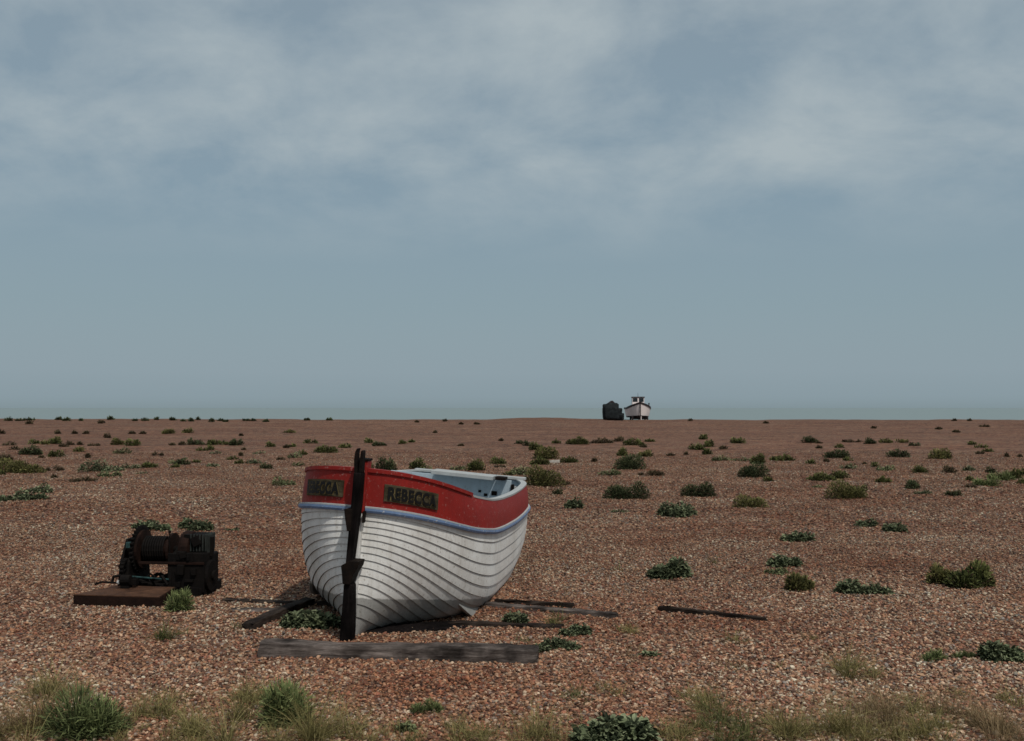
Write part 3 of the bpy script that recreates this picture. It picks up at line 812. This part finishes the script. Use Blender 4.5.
# transom (closed round the section at s = LB)
def transom(s, off, mat, name):
    pts = [hull(s, v, 1) for v in np.linspace(0, 1, 12)] + [bulw(s, w, 1) for w in (.5, 1)]
    ptr = [hull(s, v, -1) for v in np.linspace(0, 1, 12)] + [bulw(s, w, -1) for w in (.5, 1)]
    V = []
    for a, b in zip(pts, ptr):
        V += [a, b]
    mb = MB(); m = len(V)
    V2 = [Vector((p.x+off[0], p.y*off[2], p.z)) for p in V] + [Vector((p.x+off[1], p.y*off[2], p.z)) for p in V]
    Fs = []
    for o_ in (0, m):
        for k in range(len(pts)-1): Fs.append([o_+2*k, o_+2*k+1, o_+2*k+3, o_+2*k+2])
    for k in range(len(pts)-1):
        for j in (0, 1): Fs.append([2*k+j, 2*k+2+j, m+2*k+2+j, m+2*k+j])
    Fs.append([m-2, m-1, 2*m-1, 2*m-2])
    mb.add(V2, Fs); return mb.build(name, mat, boat)
transom(LB, (-.05, .0, .985), M_in, 'transom')
zt = sheer(LB, 1)
MB().box((LB-.035, 0, zt+.010), (.11, 1.55, .04)).build('transom_cap', M_cap, boat, bevel=.008)
# floor, thwarts, bulkhead with a plank on it
mb = MB(); V = []
fs = [s for s in st if .5 < s < LB-.06]
for s in fs:
    b = max(.01, half_at(s, .34)-.045)
    V += [(s, -b, .36), (s, b, .36)]
mb.add(V, [[2*k, 2*k+2, 2*k+3, 2*k+1] for k in range(len(fs)-1)]); mb.build('floor_boards', M_in, boat)
for s in (1.5, 2.75):
    b = half_at(s, .77)-.04
    MB().box((s, 0, .80), (.26, 2*b, .045)).build('thwart', M_cap, boat, bevel=.006)
bs = 4.15
bh = MB(); b_ = width(bs, 1)-.09
poly = [(-b_*.96, .40), (b_*.96, .40), (b_, .8), (b_*.97, 1.02), (-b_*.72, 1.02), (-b_*.72, .8), (-b_*.72, .40)]
bh.prism([(-.80, .37), (.80, .37), (.90, .75), (.90, 1.14), (-.70, 1.14), (-.70, .37)], 0, bs, bs+.035)
bulk = bh.build('bulkhead', M_in, boat, bevel=.004)
MB().box((bs+.02, -.70-.018, .76), (.10, .034, .66)).build('bulkhead_post', M_black, boat, bevel=.004)
MB().box((bs+.26, -.62, .84), (.03, .17, .44), Matrix.Rotation(.15, 3, 'X')).build('corner_board', M_cap, boat, bevel=.004)
MB().box((bs+.16, -.66, .90), (.04, .05, .26), Matrix.Rotation(-.6, 3, 'X')).build('knee_bracket', M_black, boat, bevel=.004)
MB().box((bs-.10, -.10, 1.175), (.32, .80, .05), Matrix.Rotation(.02, 3, 'X')).build('loose_board', M_cap, boat, bevel=.006)
MB().box((bs-.10, -.585, 1.168), (.2, .13, .04)).build('board_end', M_iron, boat, bevel=.004)
mb = MB()
for (y, z, r) in ((-.30, .97, .018), (-.38, .93, .022), (-.49, .96, .035), (-.20, .88, .014), (-.10, .94, .012), (.1, .95, .012), (-.55, .82, .014)):
    mb.box((bs-.004, y, z), (.012, r*2, r*1.6))
mb.build('bolt_holes', M_iron, boat)
# stem (real, inside) with red head
mb = MB(); mb.prism([(-.07, .0), (.06, .0), (.06, 1.0), (.07, 1.5), (-.035, 1.5), (-.055, 1.2)], 1, -.034, .034)
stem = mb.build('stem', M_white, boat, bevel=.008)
MB().prism([(-.060, 1.10), (.082, 1.10), (.078, 1.555), (-.045, 1.555)], 1, -.044, .044).build('stem_head', M_red, boat, bevel=.006)
MB().box((.015, 0, 1.566), (.14, .10, .02)).build('stem_cap', M_iron, boat, bevel=.004)
# keel and the bilge keels
MB().box((2.55, 0, .03), (4.9, .08, .11)).build('keel', M_black, boat, bevel=.008)
for side in (-1, 1):
    mb = MB(); V = []; ss = np.linspace(1.0, 3.2, 28); m = 4
    for s in ss:
        k = math.sin(math.pi*min(1, max(0, (s-1.0)/.75))/2)*(1 if s < 2.3 else math.cos((s-2.3)/.9*math.pi/2)*.95+.05)
        v = .50; p = hull(s, v, side); nn = nrm(hull, s, v, side)
        dpt = .02 + .15*k; q0 = p - nn*.01
        sid = Vector((0, side*.42, -.90))
        a = q0 + Vector((0, side*.02, 0)); b = q0 - Vector((0, side*.02, 0))
        V += [a, a + sid*dpt, b + sid*dpt, b]
    mb.add(V, [[k*m+j, k*m+(j+1) % m, (k+1)*m+(j+1) % m, (k+1)*m+j] for k in range(len(ss)-1) for j in range(m)]
           + [[0, 1, 2, 3], [(len(ss)-1)*m+j for j in range(m)]])
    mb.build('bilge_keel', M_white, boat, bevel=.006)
# black post hung on the stem, fork on top and iron brackets
def slab(profile, d0, d1):
    """profile: (y_left, y_right, z) rows, thickness in x"""
    mb = MB(); V = []
    for yl, yr, z in profile: V += [(d0, yl, z), (d0, yr, z), (d1, yr, z), (d1, yl, z)]
    mb.add(V, [[4*k+j, 4*k+(j+1) % 4, 4*k+4+(j+1) % 4, 4*k+4+j] for k in range(len(profile)-1) for j in range(4)] + [[0,1,2,3], [4*len(profile)-4+j for j in range(4)][::-1]])
    return mb
# local +y is left in the photo
post = slab([(.045,-.065,-.07),(.043,-.062,.12),(.041,-.050,.30),(.042,-.035,.49),(.030,-.008,.505),(.032,-.006,.56),(.040,-.012,.70),(.036,-.026,.95),(.032,-.040,1.20),(.030,-.040,1.42),(.030,-.040,1.46)], -.20, -.075)
post = post.build('black_post', M_black, boat, bevel=.012)
slab([(.032,.002,1.458),(.042,.012,1.57),(.036,.016,1.64),(.022,.008,1.67)], -.18, -.10).build('fork_prong', M_iron, boat, bevel=.008)
slab([(-.006,-.040,1.458),(-.010,-.038,1.57),(-.014,-.036,1.64),(-.022,-.032,1.655)], -.18, -.10).build('fork_prong', M_iron, boat, bevel=.008)
slab([(.045,.012,.955),(.075,.012,1.08),(.085,.012,1.14),(.028,.012,1.147)], -.215, -.06).build('iron_bracket', M_iron, boat, bevel=.006)
slab([(.045,-.018,.50),(.058,-.045,.59),(.072,-.080,.655),(.0,-.090,.705)], -.225, -.05).build('iron_bracket', M_iron, boat, bevel=.006)
slab([(-.050,-.064,1.02),(-.048,-.066,1.12)], -.10, -.045).build('bolt_plate', M_iron, boat)
# name boards and lettering wrapped onto the bulwark
def arc_table(side, w):
    ss = np.linspace(0, 2.2, 400); pts = [bulw(s, w, side) for s in ss]
    d = [0]
    for a, b in zip(pts[:-1], pts[1:]): d.append(d[-1] + (b-a).length)
    return ss, np.array(d)
def on_bulwark(a, b, side, off, a0, length, zoff):
    ss, d = arcs[side]
    along = a0 + (a if side < 0 else length-a)
    s = float(np.interp(along, d, ss)); hgt_ = sheer(s, side)-rail_z(s, side)
    w = (zoff + b)/hgt_
    return bulw(s, w, side) + nrm(bulw, s, min(max(w, .05), .95), side)*(.010+off)
arcs = {-1: arc_table(-1, .5), 1: arc_table(1, .5)}
BL, BH = .53, .148
for side in (-1, 1):
    a0 = .16 if side < 0 else .13; z0 = .085
    mb = MB(); V = []; nn_ = 24
    for off in (.0, .014):
        for b in (0, BH):
            for i in range(nn_+1): V.append(on_bulwark(BL*i/nn_, b, side, off, a0, BL, z0))
    k = nn_+1; Fs = []
    for i in range(nn_):
        Fs += [[2*k+i, 2*k+i+1, 3*k+i+1, 3*k+i], [i, i+1, 2*k+i+1, 2*k+i], [k+i, k+i+1, 3*k+i+1, 3*k+i]]
    Fs += [[0, k, 3*k, 2*k], [k-1, 2*k-1, 4*k-1, 3*k-1]]
    mb.add(V, Fs); nb = mb.build('name_board', M_plate, boat)
    for (nm, m_, offz, grow, shift) in (('lettering_edge', M_gold, .018, .010, (.006, -.005)), ('lettering', M_letter, .0235, .0, (0, 0))):
        cu = bpy.data.curves.new('txt', 'FONT'); cu.body = 'REBECCA'; cu.size = .150; cu.offset = .0075 + grow*.25
        cu.space_character = 1.08; cu.resolution_u = 3; cu.fill_mode = 'FRONT'
        to = bpy.data.objects.new('txt', cu); C.objects.link(to)
        bpy.context.view_layer.update()
        me = bpy.data.meshes.new_from_object(to.evaluated_get(bpy.context.evaluated_depsgraph_get()))
        bpy.data.objects.remove(to)
        import bmesh
        bm = bmesh.new(); bm.from_mesh(me); bmesh.ops.triangulate(bm, faces=bm.faces[:])
        bmesh.ops.subdivide_edges(bm, edges=[e for e in bm.edges if e.calc_length() > .03], cuts=3)
        xs = [v.co.x for v in bm.verts]; ys = [v.co.y for v in bm.verts]
        x0, x1, y0, y1 = min(xs), max(xs), min(ys), max(ys); mx = .03; my = .016
        for v in bm.verts:
            a = mx + (v.co.x-x0)/(x1-x0)*(BL-2*mx) + shift[0]*(1 if side < 0 else -1)*0 + shift[0]
            b = my + (v.co.y-y0)/(y1-y0)*(BH-2*my) + shift[1]
            v.co = on_bulwark(a, b, side, offz, a0, BL, z0)
        bm.to_mesh(me); bm.free(); me.materials.clear(); me.materials.append(m_); me.name = nm
        o = bpy.data.objects.new(nm, me); C.objects.link(o); o.parent = nb

# ------------------------------------------------------------------ winch
M_rust = mat_metal('rusted_steel', (.009,.005,.004), (.022,.011,.008), (.06,.028,.016), 7)
M_rust2 = mat_metal('lit_rust_top', (.04,.021,.014), (.10,.050,.030), (.17,.10,.065), 6)  # rust lightened to paint in the light on the skid's top face
M_oil = mat_metal('oily_black_steel', (.004,.0035,.0035), (.009,.007,.006), (.022,.014,.011), 8)
M_grn = mat_metal('greyed_green_paint', (.018,.020,.018), (.04,.044,.04), (.07,.06,.05), 8)
M_teal = mat_metal('teal_paint', (.012,.02,.02), (.04,.09,.09), (.06,.14,.14), 10)
wp = G(168, 597, .25); winch = empty('winch', (wp.x, wp.y, wp.z), (0, 0, rad(-4))); winch.scale = (.9, .9, .88)
tag(winch, 'rusty black beach winch with drums, gears and steel skid on the shingle', 'winch')
# local x right, y away, z up.  1 m = about 93 px
MB().box((-.02, .36, .05), (1.05, .10, .12)).box((-.02, -.22, .05), (.98, .10, .12)).box((-.50, .07, .05), (.10, .50, .12)).box((.48, .07, .05), (.10, .50, .12)).build('base_frame', M_oil, winch, bevel=.006)
tr = MB().prism([(-.74, -.83), (.29, -.91), (.22, -.30), (-.50, -.24)], 2, -.02, .118)
MB.build(tr, 'skid_box', M_rust, winch, bevel=.008)
MB().prism([(-.735, -.835), (.28, -.905), (.21, -.305), (-.498, -.245)], 2, .114, .124).build('skid_top', M_rust2, winch)
for x in (-.49, -.40):
    MB().prism([(-.30, .02), (.36, .02), (.30, .42), (.16, .66), (-.08, .66), (-.24, .40)], 0, x, x+.03).build('side_plate', M_oil, winch, bevel=.006)
MB().prism([(-.28, .02), (.36, .02), (.30, .50), (.10, .58), (-.22, .46)], 0, .10, .14).build('side_plate', M_oil, winch, bevel=.006)
def lathe(prof, x0, mat, name, parent, yc, zc, n=28):
    mb = MB(); V = []
    for dx, r in prof:
        for k in range(n): V.append((x0+dx, yc+r*math.cos(6.28318*k/n), zc+r*math.sin(6.28318*k/n)))
    Fs = [[i*n+k, i*n+(k+1) % n, (i+1)*n+(k+1) % n, (i+1)*n+k] for i in range(len(prof)-1) for k in range(n)]
    Fs += [list(range(n)), [(len(prof)-1)*n+k for k in range(n)]]
    mb.add(V, Fs); o = mb.build(name, mat, parent, smooth=False, bevel=0); return o
YC, ZC = .04, .52
lathe([(0, .035), (1.02, .035)], -.54, M_oil, 'axle', winch, YC, ZC, 14)
dr = lathe([(0, .235), (.03, .235), (.035, .13), (.12, .125), (.2, .135), (.28, .12), (.36, .13), (.365, .20), (.395, .20)], -.34, M_rust, 'drum', winch, YC, ZC)
# rope turns left on the drum
mb = MB()
for i in range(9):
    x = -.29+.03*i; pts = [(x+.03*k/16.0, YC+.15*math.cos(6.2832*k/16), ZC+.15*math.sin(6.2832*k/16)) for k in range(17)]
    mb.tube(pts, .014, 6)
mb.build('wire_rope', M_oil, dr)
lathe([(0, .15), (.02, .205), (.05, .215), (.13, .205), (.15, .15), (.19, .14), (.20, .10)], .16, M_rust, 'drum', winch, YC, ZC+.015)
# big gear with teeth on the left
def gear(x0, th, r, teeth, yc, zc, name, mat, holes=6):
    mb = MB(); n = teeth*4; V = []
    for x in (x0, x0+th):
        for k in range(n):
            rr = r*(1.06 if (k % 4) in (1, 2) else .95); a = 6.28318*k/n; V.append((x, yc+rr*math.cos(a), zc+rr*math.sin(a)))
        for k in range(n):
            a = 6.28318*k/n; V.append((x, yc+r*.80*math.cos(a), zc+r*.80*math.sin(a)))
    Fs = []
    for k in range(n):
        k2 = (k+1) % n
        Fs += [[k, k2, n+k2, n+k], [2*n+k, 2*n+k2, 3*n+k2, 3*n+k], [k, k2, 2*n+k2, 2*n+k], [n+k, n+k2, 3*n+k2, 3*n+k]]
    mb.add(V, Fs)
    for i in range(holes):
        a = 6.28318*i/holes+.3
        mb.box((x0+th/2, yc+r*.45*math.cos(a), zc+r*.45*math.sin(a)), (th*.7, r*.85, r*.13), Matrix.Rotation(a, 3, 'X'))
    mb.tube([(x0-.02, yc, zc), (x0+th+.02, yc, zc)], r*.2, 14)
    return mb.build(name, mat, winch)
gear(-.375, .035, .27, 30, YC, ZC+.005, 'gear_wheel', M_oil)
gear(-.44, .04, .12, 16, YC-.26, ZC-.20, 'pinion', M_oil)
# engine block / gearbox at the right with fins, cap and guard
eb = MB().box((.35, .06, .26), (.32, .46, .42)).box((.33, -.12, .36), (.38, .20, .30)).build('gearbox', M_oil, winch, bevel=.02)
mb = MB()
for i in range(6): mb.box((.32+.036*i, .02, .62), (.016, .30, .20))
mb.box((.41, .02, .60), (.21, .22, .22)); mb.build('cylinder_fins', M_grn, winch, bevel=.004)
MB().tube([(.50, .02, .45), (.505, .02, .68)], .045, 14).build('exhaust_pipe', M_oil, winch)
mb = MB().tube([(.515, -.04, .22), (.56, -.04, .22)], .19, 24).tube([(.56, -.04, .22), (.59, -.04, .22)], .06, 14); mb.build('flywheel', M_oil, winch, bevel=.006)
MB().box((.14, -.24, .395), (.78, .035, .03)).build('front_bar', M_rust, winch, bevel=.004)
MB().tube([(-.40, -.25, .235), (.12, -.27, .205)], .012, 10).build('brake_rod', M_teal, winch)
MB().tube([(.06, -.12, .42), (.07, -.14, .74)], [.012, .009], 8).tube([(.07, -.14, .74), (.07, -.14, .77)], .018, 8).build('lever', M_oil, winch)
MB().box((-.40, -.20, .60), (.05, .06, .07)).build('grease_box', M_teal, winch, bevel=.006)
mb = MB().box((-.33, -.40, .17), (.10, .10, .10)).tube([(-.38, -.42, .22), (-.27, -.42, .22)], .06, 12).tube([(-.36, -.36, .17), (-.62, -.40, .19), (-.70, -.42, .165)], .014, 8)
mb.tube([(-.52, -.36, .17), (-.50, -.36, .25), (-.42, -.34, .26)], .018, 8).box((-.25, -.36, .19), (.07, .08, .07)); mb.build('brake_mechanism', M_oil, winch, bevel=.005)
MB().tube([(-.405, -.465, .20), (-.385, -.465, .20)], .022, 10).build('pale_knob', M_cap, winch)
# chains and pipes sagging under the drum
mb = MB()
for (x, d) in ((-.30, .05), (-.12, .09), (.02, .06)):
    mb.tube([(x, -.26, .23), (x+.05, -.2, .20-d), (x+.13, -.10, .16-d*.5), (x+.22, .02, .14)], .013, 7)
mb.tube([(-.38, -.1, .14), (.1, -.14, .10)], .025, 8).tube([(-.2, .2, .12), (.12, .2, .30)], .02, 8); 
rr_ = random.Random(5)
for i in range(26):
    x = rr_.uniform(-.42, .12); y = rr_.uniform(-.24, .2); z = rr_.uniform(.06, .20)
    a = rr_.uniform(-1, 1); l_ = rr_.uniform(.06, .2)
    mb.tube([(x, y, z), (x+l_*.5, y+a*.06, z+rr_.uniform(-.02, .06)), (x+l_, y+a*.1, z+rr_.uniform(-.05, .05))], rr_.uniform(.008, .02), 6)
mb.build('pipes', M_oil, winch)
mb = MB()
for i in range(16):
    mb.box((rr_.uniform(.12, .50), rr_.uniform(-.27, -.20), rr_.uniform(.06, .50)), (rr_.uniform(.03, .12), rr_.uniform(.03, .07), rr_.uniform(.03, .12)), Matrix.Rotation(rr_.uniform(-.3, .3), 3, 'Y'))
mb.box((.31, -.225, .28), (.44, .03, .46)); mb.build('engine_fittings', M_oil, winch, bevel=.004)
mb = MB().box((.35, .01, .60), (.24, .24, .24))
for i in range(10):
    mb.box((rr_.uniform(.24, .46), rr_.uniform(-.10, .12), rr_.uniform(.50, .70)), (rr_.uniform(.03, .10), rr_.uniform(.04, .12), rr_.uniform(.05, .14)), Matrix.Rotation(rr_.uniform(-.5, .5), 3, 'Y'))
mb.build('cylinder_fittings', M_oil, winch, bevel=.004)
mb = MB()
for (y, z) in ((-.16, .16), (.10, .16), (.24, .30), (-.18, .34)): mb.tube([(-.52, y, z), (-.475, y, z)], .026, 6)
mb.build('bolts', M_rust, winch)

# ------------------------------------------------------------------ far boat and machine on the ridge
YR = 127.0
def far(px): return Vector(((px-CX)/F*YR, YR, float(hgt((px-CX)/F*YR, YR))))
M_pink = mat_paint('far_boat_white', (.80,.72,.70), (.6,.52,.5), .5, .6, 1.0)
M_hdark = mat_paint('far_boat_dark', (.022,.014,.016), (.05,.03,.03), .5, .6, 2.0)
n = NT('cabin_glass'); n.base((.02,.025,.03)); n.rough(.1); M_glass = n.m
fb = far(640.2); fboat = empty('fishing_boat', (fb.x, fb.y, fb.z), (0, 0, rad(-3)))
tag(fboat, 'distant white fishing boat with wheelhouse, bow on, perched on the shingle ridge', 'boat')
u_ = YR/F      # metres per pixel there
# local: x right, y away (aft), bow at y=0
def fh(t, v, side):
    """t 0 bow..1 stern, v 0 keel..1 gunwale"""
    L = 8.5; w = 1.62*(1-(1-min(t/.5, 1))**2.3)**.55*(1-.12*max(0, t-.5)); 
    zt = 2.14 - .70*min(t/.35, 1)**.55
    z0 = .24 - .02*t
    wf = (.80+.20*v**.7)
    return Vector((side*max(.03, w*wf), L*t + .5*(1-v)*(1-t)*.6, z0 + (zt-z0)*v))
mbh = MB(); mbr = MB(); mbb = MB(); ts = [ (i/24)**1.5 for i in range(25)]
for side in (-1, 1):
    V = []; vs = np.linspace(0.16, 1, 9)
    for v in vs:
        for t in ts: V.append(fh(t, v, side))
    ns = len(ts); mbh.add(V, [[r*ns+k, r*ns+k+1, (r+1)*ns+k+1, (r+1)*ns+k] for r in range(8) for k in range(ns-1)])
    V = []
    for t in ts:
        p = fh(t, 1, side); nx = Vector((side, -.3*(1-t), 0)).normalized()
        V += [p + nx*.05 + Vector((0, 0, -.10)), p + nx*.05 + Vector((0, 0, .14)), p - nx*.10 + Vector((0, 0, .14)), p - nx*.10 + Vector((0, 0, -.10))]
    mbr.add(V, [[4*k+j, 4*k+(j+1) % 4, 4*k+4+(j+1) % 4, 4*k+4+j] for k in range(ns-1) for j in range(4)])
    V = []
    for t in ts:
        p = fh(t, .0, side); q_ = fh(t, .17, side)
        V += [q_ + Vector((side*.025, -.02, 0)), Vector((p.x*.80, p.y, .26)), Vector((0, p.y, .20))]
    mbb.add(V, [[3*k+j, 3*k+j+1, 3*k+4+j, 3*k+3+j] for k in range(ns-1) for j in (0, 1)])
V = [fh(t, .93, s_) for t in ts for s_ in (-1, 1)]
mbh.add(V, [[2*k, 2*k+1, 2*k+3, 2*k+2] for k in range(len(ts)-1)])
pts = [fh(1, v, 1) for v in np.linspace(0, 1, 9)]; ptm = [fh(1, v, -1) for v in np.linspace(0, 1, 9)]
mbh.add(pts+ptm, [[k, k+1, 10+k, 9+k] for k in range(8)])
mbh.build('hull', M_pink, fboat, smooth=True); mbr.build('gunwale', M_hdark, fboat); mbb.build('bottom', M_hdark, fboat)
MB().prism([(-.06, .30), (.02, .30), (.02, 2.28), (-.10, 2.28)], 0, -.06, .06).build('stem', M_hdark, fboat)
wh = MB().box((-.08, 3.0, 2.28), (1.55, 1.6, 1.16)).build('wheelhouse', M_pink, fboat, bevel=.03)
MB().box((-.08, 3.0, 2.90), (1.68, 1.75, .12)).build('roof', M_hdark, wh, bevel=.03)
for x in (-.48, .30): MB().box((x, 2.195, 2.54), (.60, .03, .50)).build('window', M_glass, wh)
for x in (-.865, .705): MB().box((x, 3.0, 2.54), (.03, 1.1, .5)).build('window', M_glass, wh)
MB().tube([(-.05, 3.3, 2.9), (-.05, 3.3, 3.5)], [.03, .015], 6).build('mast', M_hdark, fboat)
MB().tube([(1.28, 2.2, 1.5), (1.28, 2.2, 2.05)], .05, 8).box((1.28, 2.2, 2.05), (.16, .16, .2)).build('bollard', M_hdark, fboat)
mb = MB()
for x, y in ((-.92, 1.0), (.98, 1.0), (-.92, 5.0), (.98, 5.0)): mb.box((x, y, .22), (.2, .3, .52))
mb.box((.03, 1.3, .22), (2.05, .22, .34)); mb.box((.03, 5.2, .22), (2.05, .22, .34)); mb.box((.03, 3.2, .12), (.3, 4.2, .2))
mb.build('cradle', M_hdark, fboat)
MB().box((.12, .2, .2), (.10, .1, .5)).build('prop', M_pink, fboat)

fm = far(612.5); mach = empty('covered_machine', (fm.x, fm.y, fm.z)); tag(mach, 'dark bulky covered machine beside the distant boat on the ridge', 'machine')
M_tarp = mat_metal('dark_cover', (.010,.012,.013), (.022,.027,.029), (.12,.13,.13), 3.0)
def lump(c, r, seed, name, mat, flat=.0):
    bv, bf = ico(4); rr = np.random.default_rng(seed)
    d = np.zeros(len(bv))
    for _ in range(14):
        k = rr.normal(0, 2.6, 3); d += .035*np.sin(bv @ k + rr.random()*6.28)
    s = np.sign(bv)*np.abs(bv)**.42; V = s*(1+d[:, None])*np.array(r) + np.array(c)
    V[:, 2] = np.maximum(V[:, 2], -.05)
    return mesh_np(name, V, [bf], mat, mach, smooth=False)
lump((-.20, 0, 1.0), (1.02, 1.1, 1.02), 3, 'body', M_tarp); lump((.58, .1, .74), (.56, 1.0, .80), 5, 'body', M_tarp); lump((.86, 0, .44), (.46, .9, .50), 8, 'body', M_tarp)
MB().prism([(-.80, 1.85), (.42, 1.85), (.34, 2.12), (.0, 2.46), (-.14, 2.50), (-.62, 2.16)], 1, -.7, .8).build('hood', M_hdark, mach, bevel=.08)
MB().box((.55, .0, 1.60), (.42, .8, .95)).build('stack', M_tarp, mach, bevel=.06)

# ------------------------------------------------------------------ world, sun, camera
SUN_EL = rad(55); SUN_AZ = rad(150)          # azimuth clockwise from +Y (camera direction): the sun stands high, right and behind the camera
w = bpy.data.worlds.new('World'); S.world = w; w.use_nodes = True
t = w.node_tree; t.nodes.clear()
out = t.nodes.new('ShaderNodeOutputWorld'); bg = t.nodes.new('ShaderNodeBackground'); bg.inputs['Strength'].default_value = 0.1
sky = t.nodes.new('ShaderNodeTexSky'); sky.sky_type = 'NISHITA'; sky.sun_disc = False
sky.sun_elevation = SUN_EL; sky.sun_rotation = SUN_AZ; sky.air_density = 1.2; sky.dust_density = 4
tc = t.nodes.new('ShaderNodeTexCoord'); sp = t.nodes.new('ShaderNodeSeparateXYZ'); t.links.new(tc.outputs['Generated'], sp.inputs[0])
def M(op, a, b=None):
    x = t.nodes.new('ShaderNodeMath'); x.operation = op
    for i, v in enumerate((a, b)):
        if v is None: continue
        if isinstance(v, (int, float)): x.inputs[i].default_value = v
        else: t.links.new(v, x.inputs[i])
    return x.outputs[0]
def ramp(fac, stops):
    r = t.nodes.new('ShaderNodeValToRGB'); e = r.color_ramp.elements
    while len(e) < len(stops): e.new(.5)
    for i, (p, c) in enumerate(stops): e[i].position = p; e[i].color = (*c, 1)
    t.links.new(fac, r.inputs[0]); return r.outputs[0]
def mixc(f, a, b, mode='MIX'):
    x = t.nodes.new('ShaderNodeMix'); x.data_type = 'RGBA'; x.blend_type = mode
    for s, v in ((x.inputs[0], f), (x.inputs[6], a), (x.inputs[7], b)):
        if isinstance(v, (int, float)): s.default_value = v
        elif isinstance(v, tuple): s.default_value = (*v, 1)
        else: t.links.new(v, s)
    return x.outputs[2]
zc = M('MAXIMUM', sp.outputs[2], 0.0)
den = M('ADD', zc, 0.34)
cv = t.nodes.new('ShaderNodeCombineXYZ'); t.links.new(M('DIVIDE', sp.outputs[0], den), cv.inputs[0]); t.links.new(M('DIVIDE', sp.outputs[1], den), cv.inputs[1])
mp = t.nodes.new('ShaderNodeMapping'); mp.inputs['Scale'].default_value = (1.15, 1.15, 1); mp.inputs['Location'].default_value = (31.54, 13.6, 0); t.links.new(cv.outputs[0], mp.inputs[0])
nz = t.nodes.new('ShaderNodeTexNoise'); nz.inputs['Scale'].default_value = 2.6; nz.inputs['Detail'].default_value = 7; nz.inputs['Roughness'].default_value = .58; nz.inputs['Distortion'].default_value = .2
t.links.new(mp.outputs[0], nz.inputs['Vector'])
veil = ramp(zc, [(0, (2.46, 3.18, 3.50)), (.010, (2.74, 3.54, 3.98)), (.035, (2.86, 3.68, 4.18)), (.10, (2.58, 3.50, 4.02)), (.20, (2.36, 3.28, 3.94)), (.33, (2.40, 3.20, 3.80)), (.60, (2.6, 3.1, 3.5)), (1, (3.0, 3.3, 3.5))])
sc_ = M('MULTIPLY', 1.0, 1.0)
cl = ramp(nz.outputs['Fac'], [(.37, (0, 0, 0)), (.66, (1, 1, 1))])
hgtmask = ramp(zc, [(.14, (0, 0, 0)), (.24, (1, 1, 1))])
cm = mixc(1.0, cl, hgtmask, 'MULTIPLY')
lit = mixc(cm, veil, (4.15, 4.78, 5.0))
fin = mixc(.88, sky.outputs[0], lit)
t.links.new(fin, bg.inputs['Color']); t.links.new(bg.outputs[0], out.inputs['Surface'])

sl = bpy.data.lights.new('sun', 'SUN'); sl.energy = 2.3; sl.angle = rad(1.5); sl.color = (1, .95, .87)
so = bpy.data.objects.new('sun', sl); C.objects.link(so)
d = Vector((math.sin(SUN_AZ)*math.cos(SUN_EL), math.cos(SUN_AZ)*math.cos(SUN_EL), math.sin(SUN_EL)))
so.rotation_euler = d.to_track_quat('Z', 'Y').to_euler(); so.location = (8, 0, 20)

cam = bpy.data.cameras.new('camera'); cam.sensor_width = 36; cam.lens = F/1024*36; cam.clip_start = .1; cam.clip_end = 100000
co = bpy.data.objects.new('camera', cam); C.objects.link(co); co.location = (0, 0, H); co.rotation_euler = (math.pi/2 + PITCH, 0, 0)
S.camera = co
S.view_settings.view_transform = 'Standard'; S.view_settings.look = 'None'; S.view_settings.exposure = 0; S.view_settings.gamma = 1
S.cycles.filter_width = 1.55
